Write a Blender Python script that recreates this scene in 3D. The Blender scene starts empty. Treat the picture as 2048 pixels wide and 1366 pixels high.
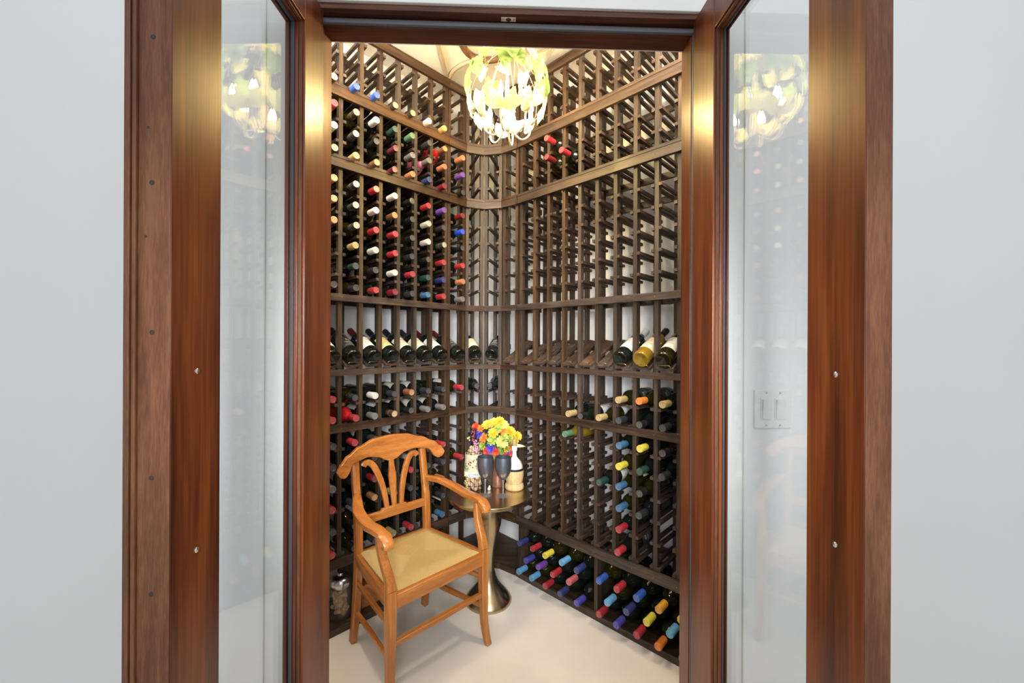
import bpy, math, random
from mathutils import Vector, Matrix

random.seed(7)
SC = bpy.context.scene
COL = SC.collection
PI = math.pi

# ------------------------------------------------------------------ camera
CAM_H = 1.335
F_PX = 810.0
cam_d = bpy.data.cameras.new('camera')
cam_d.sensor_width = 36.0
cam_d.sensor_fit = 'HORIZONTAL'
cam_d.lens = 36.0 * F_PX / 2048.0
cam_d.clip_start = 0.02
cam_d.shift_y = 5.0 / 2048.0
cam = bpy.data.objects.new('camera', cam_d)
COL.objects.link(cam)
cam.matrix_world = Matrix.Translation((0, 0, CAM_H)) @ Matrix.Rotation(PI / 2, 4, 'X') @ Matrix.Rotation(0.0044, 4, 'Z')
SC.camera = cam

# ------------------------------------------------------------------ world, lights, exposure
SC.view_settings.view_transform = 'Standard'
SC.view_settings.look = 'None'
SC.view_settings.gamma = 1.0
SC.view_settings.use_curve_mapping = False
SC.view_settings.exposure = 0.0
wd = bpy.data.worlds.new('world')
SC.world = wd
wd.use_nodes = True
wd.node_tree.nodes['Background'].inputs[0].default_value = (0.93, 0.97, 1.0, 1)
wd.node_tree.nodes['Background'].inputs[1].default_value = 0.72


def area_light(name, loc, target, size, power, color):
    d = bpy.data.lights.new(name, 'AREA')
    d.shape = 'RECTANGLE'
    d.size, d.size_y = size
    d.energy = power
    d.color = color
    o = bpy.data.objects.new(name, d)
    COL.objects.link(o)
    o.location = loc
    o.rotation_euler = (Vector(target) - Vector(loc)).to_track_quat('-Z', 'Y').to_euler()
    return o


# added fill light without a fitting, high in the room behind the camera
area_light('room_fill_light', (0.15, -0.75, 2.75), (0.0, 2.0, 0.75), (1.3, 0.9), 14, (1.0, 0.985, 0.96))
# invented fill that brightens the cellar, from behind the camera through the doorway
fl = area_light('doorway_fill_light', (0.02, -0.40, 1.52), (-0.02, 2.2, 0.95), (0.5, 0.5), 11.5, (0.95, 0.975, 1.0))
fl.data.spread = math.radians(54)
# two added bare fill lights near the ceiling, unseen either side of the doorway
for gx, gy in ((-0.78, 1.42), (0.68, 1.38)):
    gd = bpy.data.lights.new('cellar_fill_light', 'POINT')
    gd.energy = 37
    gd.color = (1.0, 0.885, 0.71)
    gd.shadow_soft_size = 0.08
    go = bpy.data.objects.new('cellar_fill_light', gd)
    COL.objects.link(go)
    go.location = (gx, gy, 2.66)
BULB_GLOW = 820.0           # emission of a chandelier bulb
BULB_COLOR = (1.0, 0.71, 0.31)


# ------------------------------------------------------------------ materials
def node_mat(name):
    m = bpy.data.materials.new(name)
    m.use_nodes = True
    nt = m.node_tree
    b = nt.nodes['Principled BSDF']
    return m, nt, b


def N(nt, kind, **kw):
    n = nt.nodes.new(kind)
    for k, v in kw.items():
        setattr(n, k, v)
    return n


def plain(name, col, rough=0.5, metal=0.0, spec=0.5, coat=0.0, noise=0.0, nscale=20.0, emit=None, aniso=0.0):
    m, nt, b = node_mat(name)
    b.inputs['Roughness'].default_value = rough
    b.inputs['Metallic'].default_value = metal
    b.inputs['Specular IOR Level'].default_value = spec
    b.inputs['Coat Weight'].default_value = coat
    b.inputs['Coat Roughness'].default_value = 0.08
    if noise:
        tc = N(nt, 'ShaderNodeTexCoord')
        nz = N(nt, 'ShaderNodeTexNoise')
        nz.inputs['Scale'].default_value = nscale
        nz.inputs['Detail'].default_value = 4
        rp = N(nt, 'ShaderNodeValToRGB')
        rp.color_ramp.elements[0].position = 0.3
        rp.color_ramp.elements[1].position = 0.7
        rp.color_ramp.elements[0].color = tuple(c * (1 - noise) for c in col) + (1,)
        rp.color_ramp.elements[1].color = tuple(min(1, c * (1 + noise)) for c in col) + (1,)
        nt.links.new(tc.outputs['Object'], nz.inputs['Vector'])
        nt.links.new(nz.outputs['Fac'], rp.inputs['Fac'])
        nt.links.new(rp.outputs['Color'], b.inputs['Base Color'])
    else:
        b.inputs['Base Color'].default_value = tuple(col) + (1,)
    if emit:
        b.inputs['Emission Color'].default_value = tuple(emit[0]) + (1,)
        b.inputs['Emission Strength'].default_value = emit[1]
    return m


def wood(name, dark, mid, light, axis='Z', scale=18.0, stretch=0.06, rough=0.35, coat=0.0, bump=0.05, band=0.0, coord='Object', vary=0.0):
    m, nt, b = node_mat(name)
    tc = N(nt, 'ShaderNodeTexCoord')
    mp = N(nt, 'ShaderNodeMapping')
    s = [1.0, 1.0, 1.0]
    s['XYZ'.index(axis)] = stretch
    mp.inputs['Scale'].default_value = s
    nz = N(nt, 'ShaderNodeTexNoise')
    nz.inputs['Scale'].default_value = scale
    nz.inputs['Detail'].default_value = 6
    nz.inputs['Roughness'].default_value = 0.6
    nz.inputs['Distortion'].default_value = 0.3
    fine = N(nt, 'ShaderNodeTexNoise')
    fine.inputs['Scale'].default_value = scale * 9
    fine.inputs['Detail'].default_value = 3
    mix = N(nt, 'ShaderNodeMix', data_type='FLOAT')
    mix.inputs[0].default_value = 0.38
    rp = N(nt, 'ShaderNodeValToRGB')
    e = rp.color_ramp.elements
    e[0].position, e[1].position = 0.38, 0.62
    e[0].color = dark + (1,)
    e[1].color = light + (1,)
    k = e.new(0.5)
    k.color = mid + (1,)
    L = nt.links.new
    L(tc.outputs[coord], mp.inputs['Vector'])
    L(mp.outputs['Vector'], nz.inputs['Vector'])
    L(mp.outputs['Vector'], fine.inputs['Vector'])
    L(nz.outputs['Fac'], mix.inputs[2])
    L(fine.outputs['Fac'], mix.inputs[3])
    out = mix.outputs[0]
    if band:
        # broad ribbon figure
        mp2 = N(nt, 'ShaderNodeMapping')
        s2 = [1.0, 1.0, 1.0]
        s2['XYZ'.index(axis)] = 0.10
        mp2.inputs['Scale'].default_value = s2
        n2 = N(nt, 'ShaderNodeTexNoise')
        n2.inputs['Scale'].default_value = 22
        n2.inputs['Detail'].default_value = 2
        n2.inputs['Distortion'].default_value = 0.8
        mx2 = N(nt, 'ShaderNodeMix', data_type='FLOAT')
        mx2.inputs[0].default_value = band
        L(tc.outputs[coord], mp2.inputs['Vector'])
        L(mp2.outputs['Vector'], n2.inputs['Vector'])
        L(out, mx2.inputs[2])
        L(n2.outputs['Fac'], mx2.inputs[3])
        out = mx2.outputs[0]
    L(out, rp.inputs['Fac'])
    if vary:
        # every stick is cut from its own board: tone and grain differ piece by piece
        oi = N(nt, 'ShaderNodeObjectInfo')
        mr = N(nt, 'ShaderNodeMapRange')
        mr.inputs[3].default_value = 1 - vary
        mr.inputs[4].default_value = 1 + vary
        L(oi.outputs['Random'], mr.inputs[0])
        h = N(nt, 'ShaderNodeHueSaturation')
        L(mr.outputs[0], h.inputs['Value'])
        r2 = N(nt, 'ShaderNodeMath', operation='MULTIPLY')
        r2.inputs[1].default_value = 7.13
        L(oi.outputs['Random'], r2.inputs[0])
        fr = N(nt, 'ShaderNodeMath', operation='FRACT')
        L(r2.outputs[0], fr.inputs[0])
        m2 = N(nt, 'ShaderNodeMapRange')
        m2.inputs[3].default_value = 0.70
        m2.inputs[4].default_value = 1.25
        L(fr.outputs[0], m2.inputs[0])
        L(m2.outputs[0], h.inputs['Saturation'])
        L(rp.outputs['Color'], h.inputs['Color'])
        L(h.outputs['Color'], b.inputs['Base Color'])
        L(fr.outputs[0], mp.inputs['Location'])
    else:
        L(rp.outputs['Color'], b.inputs['Base Color'])
    bp = N(nt, 'ShaderNodeBump')
    bp.inputs['Strength'].default_value = bump
    bp.inputs['Distance'].default_value = 0.002
    L(fine.outputs['Fac'], bp.inputs['Height'])
    L(bp.outputs['Normal'], b.inputs['Normal'])
    b.inputs['Roughness'].default_value = rough
    b.inputs['Specular IOR Level'].default_value = 0.4
    b.inputs['Coat Weight'].default_value = coat
    b.inputs['Coat Roughness'].default_value = 0.22
    return m


def clear_glass(name, tint=(1, 1, 1), ior=1.45, rough=0.0, haze=0.0):
    m = bpy.data.materials.new(name)
    m.use_nodes = True
    nt = m.node_tree
    nt.nodes.clear()
    out = N(nt, 'ShaderNodeOutputMaterial')
    tr = N(nt, 'ShaderNodeBsdfTransparent')
    tr.inputs[0].default_value = tuple(tint) + (1,)
    gl = N(nt, 'ShaderNodeBsdfGlossy')
    gl.inputs['Roughness'].default_value = rough
    # Schlick reflectance from the angle to the surface normal (same on both faces of the sheet)
    ge = N(nt, 'ShaderNodeNewGeometry')
    dt = N(nt, 'ShaderNodeVectorMath', operation='DOT_PRODUCT')
    nt.links.new(ge.outputs['Incoming'], dt.inputs[0])
    nt.links.new(ge.outputs['Normal'], dt.inputs[1])
    ab = N(nt, 'ShaderNodeMath', operation='ABSOLUTE')
    nt.links.new(dt.outputs['Value'], ab.inputs[0])
    om = N(nt, 'ShaderNodeMath', operation='SUBTRACT')
    om.inputs[0].default_value = 1.0
    nt.links.new(ab.outputs[0], om.inputs[1])
    pw = N(nt, 'ShaderNodeMath', operation='POWER')
    nt.links.new(om.outputs[0], pw.inputs[0])
    pw.inputs[1].default_value = 5.0
    fr = N(nt, 'ShaderNodeMath', operation='MULTIPLY_ADD')
    r0 = ((ior - 1) / (ior + 1)) ** 2
    nt.links.new(pw.outputs[0], fr.inputs[0])
    fr.inputs[1].default_value = 1 - r0
    fr.inputs[2].default_value = r0
    base = tr.outputs[0]
    if haze:
        df = N(nt, 'ShaderNodeBsdfDiffuse')
        df.inputs[0].default_value = (0.85, 0.88, 0.9, 1)
        m0 = N(nt, 'ShaderNodeMixShader')
        m0.inputs[0].default_value = haze
        nt.links.new(tr.outputs[0], m0.inputs[1])
        nt.links.new(df.outputs[0], m0.inputs[2])
        base = m0.outputs[0]
    mx = N(nt, 'ShaderNodeMixShader')
    nt.links.new(fr.outputs[0], mx.inputs[0])
    nt.links.new(base, mx.inputs[1])
    nt.links.new(gl.outputs[0], mx.inputs[2])
    nt.links.new(mx.outputs[0], out.inputs[0])
    return m


M = {}
M['mahogany_v'] = wood('mahogany_upright', (0.050, 0.011, 0.003), (0.128, 0.029, 0.007), (0.205, 0.056, 0.013), 'Z', 26, 0.022, 0.33, 0.12, 0.04, band=0.30)
M['mahogany_h'] = wood('mahogany_cross', (0.035, 0.010, 0.005), (0.085, 0.023, 0.010), (0.14, 0.042, 0.017), 'X', 20, 0.05, 0.32, 0.2, 0.04)
M['mahogany_edge'] = wood('mahogany_edge', (0.090, 0.030, 0.012), (0.132, 0.048, 0.020), (0.175, 0.072, 0.032), 'Z', 50, 0.10, 0.5, 0.0, 0.06)
M['rack_v'] = wood('redwood_upright', (0.021, 0.0125, 0.008), (0.045, 0.0275, 0.017), (0.082, 0.053, 0.032), 'Z', 30, 0.05, 0.50, 0.0, 0.3, vary=0.28)
M['rack_h'] = wood('redwood_cross', (0.022, 0.0108, 0.006), (0.048, 0.0255, 0.014), (0.086, 0.050, 0.028), 'X', 26, 0.05, 0.45, 0.0, 0.3, vary=0.15)
M['rack_y'] = wood('redwood_rung', (0.028, 0.017, 0.012), (0.055, 0.034, 0.025), (0.102, 0.066, 0.048), 'Y', 30, 0.06, 0.55, 0.0, 0.3, vary=0.28)
M['chair'] = wood('honey_beech', (0.26, 0.083, 0.017), (0.37, 0.128, 0.027), (0.47, 0.182, 0.043), 'Z', 34, 0.05, 0.30, 0.3, 0.05)
M['chair_y'] = wood('honey_beech_arm', (0.26, 0.083, 0.017), (0.37, 0.128, 0.027), (0.47, 0.182, 0.043), 'Y', 34, 0.05, 0.30, 0.3, 0.05)
M['chair_x'] = wood('honey_beech_cross', (0.26, 0.083, 0.017), (0.37, 0.128, 0.027), (0.47, 0.182, 0.043), 'X', 34, 0.05, 0.30, 0.3, 0.05)
M['crate'] = wood('crate_wood', (0.30, 0.12, 0.04), (0.42, 0.18, 0.06), (0.50, 0.24, 0.09), 'X', 30, 0.1, 0.45, 0.0, 0.05)
M['wall'] = plain('white_wall_paint', (0.80, 0.81, 0.82), 0.6, noise=0.015, nscale=3)
M['cellar_wall'] = plain('cellar_wall_paint', (0.86, 0.85, 0.85), 0.7, noise=0.03, nscale=5)
M['ceiling'] = plain('cellar_ceiling_paint', (0.84, 0.81, 0.76), 0.8, noise=0.03, nscale=6)
M['casing'] = plain('white_casing_paint', (0.80, 0.82, 0.81), 0.4)
M['floor'] = plain('polished_cream_floor', (0.76, 0.715, 0.66), 0.35, noise=0.06, nscale=3.5, spec=0.4)
M['gasket'] = plain('dark_rubber_gasket', (0.05, 0.045, 0.05), 0.5)
M['strip'] = plain('grey_weatherstrip', (0.12, 0.13, 0.15), 0.45)
M['plastic'] = plain('white_plastic', (0.80, 0.80, 0.80), 0.35)
M['chrome'] = plain('bright_screw_metal', (0.8, 0.8, 0.8), 0.2, 1.0)
M['hole'] = plain('dark_hole', (0.03, 0.02, 0.015), 0.7)
M['pane'] = clear_glass('door_glass', (0.985, 0.995, 0.99), 1.62)
M['stemglass'] = clear_glass('clear_glass', (0.99, 0.99, 0.99), 1.55, haze=0.10)
M['jarglass'] = clear_glass('jar_glass', (0.98, 0.99, 0.99), 1.5, haze=0.015)
M['bronze'] = plain('brushed_bronze', (0.50, 0.39, 0.235), 0.27, 1.0, noise=0.12, nscale=9)
M['pewter'] = plain('dark_pewter', (0.20, 0.215, 0.27), 0.30, 0.85)
M['steel'] = plain('brushed_steel', (0.55, 0.55, 0.57), 0.25, 1.0)
M['iron'] = plain('black_iron', (0.025, 0.02, 0.02), 0.45, 0.4)
M['wire'] = plain('brass_wire', (0.55, 0.45, 0.32), 0.3, 1.0)
M['cork'] = plain('cork', (0.50, 0.34, 0.20), 0.85, noise=0.3, nscale=140)
M['flask'] = plain('milky_flask_glass', (0.60, 0.58, 0.56), 0.12)
M['straw'] = wood('woven_straw', (0.40, 0.28, 0.12), (0.54, 0.40, 0.19), (0.64, 0.50, 0.27), 'Z', 90, 0.1, 0.6, 0, 0.5)
M['label_white'] = plain('label_white', (0.78, 0.77, 0.74), 0.6)
M['ivory'] = plain('ivory_enamel', (0.74, 0.68, 0.55), 0.4)
M['pvc'] = plain('white_pvc', (0.72, 0.68, 0.60), 0.4)
M['copper_pipe'] = plain('brown_foam_pipe', (0.16, 0.085, 0.04), 0.6, noise=0.4, nscale=40)
M['tan_pipe'] = plain('tan_conduit', (0.50, 0.40, 0.29), 0.55)
M['fan'] = plain('fan_guard', (0.20, 0.14, 0.09), 0.4, 0.5)
M['fan_rim'] = plain('fan_housing', (0.42, 0.36, 0.30), 0.5)
M['bulb'] = plain('lit_bulb', (1, 0.9, 0.7), 0.3, emit=(BULB_COLOR, BULB_GLOW))


def leaf_mat(name, a, b_, tl=0.35):
    m, nt, b = node_mat(name)
    tc = N(nt, 'ShaderNodeTexCoord')
    nz = N(nt, 'ShaderNodeTexNoise')
    nz.inputs['Scale'].default_value = 22
    # paler veins sweep out from the midrib
    sp = N(nt, 'ShaderNodeSeparateXYZ')
    nt.links.new(tc.outputs['UV'], sp.inputs[0])
    ax = N(nt, 'ShaderNodeMath', operation='ABSOLUTE')
    nt.links.new(sp.outputs['X'], ax.inputs[0])
    vy = N(nt, 'ShaderNodeMath', operation='MULTIPLY_ADD')
    nt.links.new(ax.outputs[0], vy.inputs[0])
    vy.inputs[1].default_value = -0.22
    nt.links.new(sp.outputs['Y'], vy.inputs[2])
    sn = N(nt, 'ShaderNodeMath', operation='SINE')
    m5 = N(nt, 'ShaderNodeMath', operation='MULTIPLY')
    m5.inputs[1].default_value = 30.0
    nt.links.new(vy.outputs[0], m5.inputs[0])
    nt.links.new(m5.outputs[0], sn.inputs[0])
    ad = N(nt, 'ShaderNodeMath', operation='MULTIPLY_ADD')
    ad.inputs[1].default_value = 0.10
    nt.links.new(sn.outputs[0], ad.inputs[0])
    nt.links.new(nz.outputs['Fac'], ad.inputs[2])
    rp = N(nt, 'ShaderNodeValToRGB')
    rp.color_ramp.elements[0].position = 0.35
    rp.color_ramp.elements[1].position = 0.65
    rp.color_ramp.elements[0].color = a + (1,)
    rp.color_ramp.elements[1].color = b_ + (1,)
    nt.links.new(tc.outputs['Object'], nz.inputs['Vector'])
    nt.links.new(ad.outputs[0], rp.inputs['Fac'])
    nt.links.new(rp.outputs['Color'], b.inputs['Base Color'])
    b.inputs['Roughness'].default_value = 0.35
    tb = N(nt, 'ShaderNodeBsdfTranslucent')
    nt.links.new(rp.outputs['Color'], tb.inputs[0])
    mx = N(nt, 'ShaderNodeMixShader')
    mx.inputs[0].default_value = tl
    out = nt.nodes['Material Output']
    nt.links.new(b.outputs[0], mx.inputs[1])
    nt.links.new(tb.outputs[0], mx.inputs[2])
    nt.links.new(mx.outputs[0], out.inputs[0])
    return m


M['leaf_green'] = leaf_mat('painted_green_leaf', (0.09, 0.17, 0.03), (0.22, 0.31, 0.08), 0.02)
M['leaf_pale'] = leaf_mat('painted_cream_leaf', (0.45, 0.50, 0.18), (0.62, 0.60, 0.32), 0.10)
M['leaf_yellow'] = leaf_mat('painted_yellow_leaf', (0.50, 0.42, 0.05), (0.40, 0.45, 0.10), 0.3)


def rush_material():
    m, nt, b = node_mat('woven_rush')
    tc = N(nt, 'ShaderNodeTexCoord')
    sp = N(nt, 'ShaderNodeSeparateXYZ')
    L = nt.links.new
    L(tc.outputs['UV'], sp.inputs[0])
    nz = N(nt, 'ShaderNodeTexNoise')
    nz.inputs['Scale'].default_value = 14
    L(tc.outputs['UV'], nz.inputs['Vector'])
    ml = N(nt, 'ShaderNodeMath', operation='MULTIPLY_ADD')
    ml.inputs[1].default_value = 0.5
    L(nz.outputs['Fac'], ml.inputs[0])
    sc = N(nt, 'ShaderNodeMath', operation='MULTIPLY')
    sc.inputs[1].default_value = 560.0
    L(sp.outputs['Y'], sc.inputs[0])
    L(sc.outputs[0], ml.inputs[2])
    sn = N(nt, 'ShaderNodeMath', operation='SINE')
    sc2 = N(nt, 'ShaderNodeMath', operation='MULTIPLY')
    sc2.inputs[1].default_value = 3.0
    L(ml.outputs[0], sc2.inputs[0])
    L(sc2.outputs[0], sn.inputs[0])
    rp = N(nt, 'ShaderNodeValToRGB')
    e = rp.color_ramp.elements
    e[0].position, e[1].position = 0.0, 1.0
    e[0].color = (0.42, 0.25, 0.075, 1)
    e[1].color = (0.70, 0.49, 0.20, 1)
    k = e.new(0.3)
    k.color = (0.61, 0.41, 0.14, 1)
    mr = N(nt, 'ShaderNodeMapRange')
    mr.inputs[1].default_value = -1
    mr.inputs[2].default_value = 1
    L(sn.outputs[0], mr.inputs[0])
    L(mr.outputs[0], rp.inputs['Fac'])
    L(rp.outputs['Color'], b.inputs['Base Color'])
    bp = N(nt, 'ShaderNodeBump')
    bp.inputs['Strength'].default_value = 0.7
    bp.inputs['Distance'].default_value = 0.003
    L(sn.outputs[0], bp.inputs['Height'])
    L(bp.outputs['Normal'], b.inputs['Normal'])
    b.inputs['Roughness'].default_value = 0.6
    return m


M['rush'] = rush_material()


def weave_material():
    m, nt, b = node_mat('copper_weave')
    tc = N(nt, 'ShaderNodeTexCoord')
    br = N(nt, 'ShaderNodeTexBrick')
    mp = N(nt, 'ShaderNodeMapping')
    mp.inputs['Rotation'].default_value = (0, 0, 0.5)
    mp.inputs['Scale'].default_value = (10, 10, 10)
    nt.links.new(tc.outputs['UV'], mp.inputs[0])
    nt.links.new(mp.outputs[0], br.inputs['Vector'])
    br.inputs['Scale'].default_value = 2.0
    br.inputs['Color1'].default_value = (0.62, 0.33, 0.24, 1)
    br.inputs['Color2'].default_value = (0.50, 0.24, 0.17, 1)
    br.inputs['Mortar'].default_value = (0.06, 0.02, 0.02, 1)
    br.inputs['Mortar Size'].default_value = 0.06
    br.inputs['Brick Width'].default_value = 0.5
    br.inputs['Row Height'].default_value = 0.25
    nt.links.new(br.outputs['Color'], b.inputs['Base Color'])
    b.inputs['Metallic'].default_value = 0.5
    b.inputs['Roughness'].default_value = 0.35
    return m


M['weave'] = weave_material()

CAPS = {
    'red': (0.41, 0.026, 0.038), 'dark red': (0.20, 0.010, 0.014), 'maroon': (0.13, 0.02, 0.03), 'copper': (0.52, 0.20, 0.09),
    'brown': (0.22, 0.09, 0.04), 'cork-coloured': (0.055, 0.038, 0.026), 'gold': (0.50, 0.36, 0.14), 'silver': (0.05, 0.048, 0.045),
    'white': (0.72, 0.69, 0.65), 'cream': (0.62, 0.58, 0.50), 'black': (0.012, 0.012, 0.013), 'charcoal': (0.028, 0.028, 0.033),
    'grey': (0.17, 0.16, 0.155), 'dark green': (0.02, 0.06, 0.045), 'green': (0.10, 0.22, 0.12), 'blue': (0.03, 0.10, 0.42),
    'steel blue': (0.05, 0.15, 0.29), 'sky blue': (0.14, 0.40, 0.68), 'navy': (0.03, 0.04, 0.17), 'indigo': (0.07, 0.06, 0.38),
    'purple': (0.18, 0.06, 0.38), 'yellow': (0.75, 0.62, 0.06), 'amber': (0.70, 0.34, 0.03), 'orange': (0.78, 0.22, 0.03),
    'pink': (0.55, 0.12, 0.14), 'bright blue': (0.02, 0.08, 0.75), 'plum': (0.10, 0.03, 0.10)}
for k, v in CAPS.items():
    CAPS[k] = v = tuple(q * 0.80 for q in v)
    M['cap_' + k] = plain('capsule_' + k.replace(' ', '_').replace('-', '_'), v, 0.36, 0.0, 0.5 if max(v) > 0.06 else 0.22, 0.1 if max(v) > 0.06 else 0.0)
for k, v in CAPS.items():
    M['end_' + k] = plain('capsule_disc_' + k.replace(' ', '_').replace('-', '_'), {'cork-coloured': (0.48, 0.34, 0.20), 'silver': (0.36, 0.34, 0.30), 'black': (0.08, 0.08, 0.075), 'brown': (0.40, 0.22, 0.11)}.get(k) or tuple(min(0.75, q * 0.9 + 0.045) for q in v), 0.3, 0.2, 0.5, 0.1, noise=0.25, nscale=260)
M['glass_dark'] = plain('dark_bottle_glass', (0.006, 0.008, 0.006), 0.06, 0, 0.5)
M['glass_green'] = plain('olive_bottle_glass', (0.014, 0.012, 0.002), 0.06, 0, 0.6)
M['glass_amber'] = plain('yellow_bottle_glass', (0.20, 0.12, 0.010), 0.06, 0, 0.6)
M['glass_red'] = plain('red_foil_body', (0.62, 0.02, 0.03), 0.25, 0, 0.6)
M['glass_pink'] = plain('pink_bottle_body', (0.72, 0.20, 0.38), 0.25, 0, 0.6)


def label_material(name, col, ink, ink2):
    """paper label: a plain field with a thin double rule and a small crest blot"""
    m, nt, b = node_mat(name)
    tc = N(nt, 'ShaderNodeTexCoord')
    sp = N(nt, 'ShaderNodeSeparateXYZ')
    L = nt.links.new
    L(tc.outputs['UV'], sp.inputs[0])

    def band(src, c, w):
        a = N(nt, 'ShaderNodeMath', operation='SUBTRACT')
        L(src, a.inputs[0])
        a.inputs[1].default_value = c
        ab = N(nt, 'ShaderNodeMath', operation='ABSOLUTE')
        L(a.outputs[0], ab.inputs[0])
        lt = N(nt, 'ShaderNodeMath', operation='LESS_THAN')
        L(ab.outputs[0], lt.inputs[0])
        lt.inputs[1].default_value = w
        return lt.outputs[0]

    def op(o, a, c):
        n = N(nt, 'ShaderNodeMath', operation=o)
        L(a, n.inputs[0])
        L(c, n.inputs[1])
        return n.outputs[0]
    nz = N(nt, 'ShaderNodeTexNoise')
    nz.inputs['Scale'].default_value = 26
    L(tc.outputs['UV'], nz.inputs['Vector'])
    gt = N(nt, 'ShaderNodeMath', operation='GREATER_THAN')
    gt.inputs[1].default_value = 0.52
    L(nz.outputs['Fac'], gt.inputs[0])
    crest = op('MULTIPLY', op('MULTIPLY', band(sp.outputs['X'], 0.5, 0.10), band(sp.outputs['Y'], 0.68, 0.10)), gt.outputs[0])
    l1 = op('MULTIPLY', band(sp.outputs['X'], 0.5, 0.22), band(sp.outputs['Y'], 0.42, 0.012))
    l2 = op('MULTIPLY', band(sp.outputs['X'], 0.5, 0.16), band(sp.outputs['Y'], 0.34, 0.008))
    l3 = op('MULTIPLY', band(sp.outputs['X'], 0.5, 0.28), band(sp.outputs['Y'], 0.14, 0.006))
    lines = op('MAXIMUM', op('MAXIMUM', l1, l2), l3)
    m1 = N(nt, 'ShaderNodeMix', data_type='RGBA')
    m1.inputs[6].default_value = col + (1,)
    m1.inputs[7].default_value = ink + (1,)
    L(lines, m1.inputs[0])
    m2 = N(nt, 'ShaderNodeMix', data_type='RGBA')
    m2.inputs[7].default_value = ink2 + (1,)
    L(m1.outputs[2], m2.inputs[6])
    L(crest, m2.inputs[0])
    L(m2.outputs[2], b.inputs['Base Color'])
    b.inputs['Roughness'].default_value = 0.55
    return m


M['lab_white'] = label_material('paper_label_white', (0.72, 0.71, 0.68), (0.25, 0.22, 0.20), (0.45, 0.30, 0.25))
M['lab_cream'] = label_material('paper_label_cream', (0.66, 0.60, 0.46), (0.28, 0.20, 0.12), (0.40, 0.30, 0.18))
M['lab_yellow'] = label_material('paper_label_straw', (0.58, 0.54, 0.24), (0.20, 0.16, 0.06), (0.42, 0.18, 0.10))
M['lab_black'] = label_material('paper_label_black', (0.028, 0.028, 0.03), (0.55, 0.52, 0.48), (0.50, 0.48, 0.42))


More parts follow.
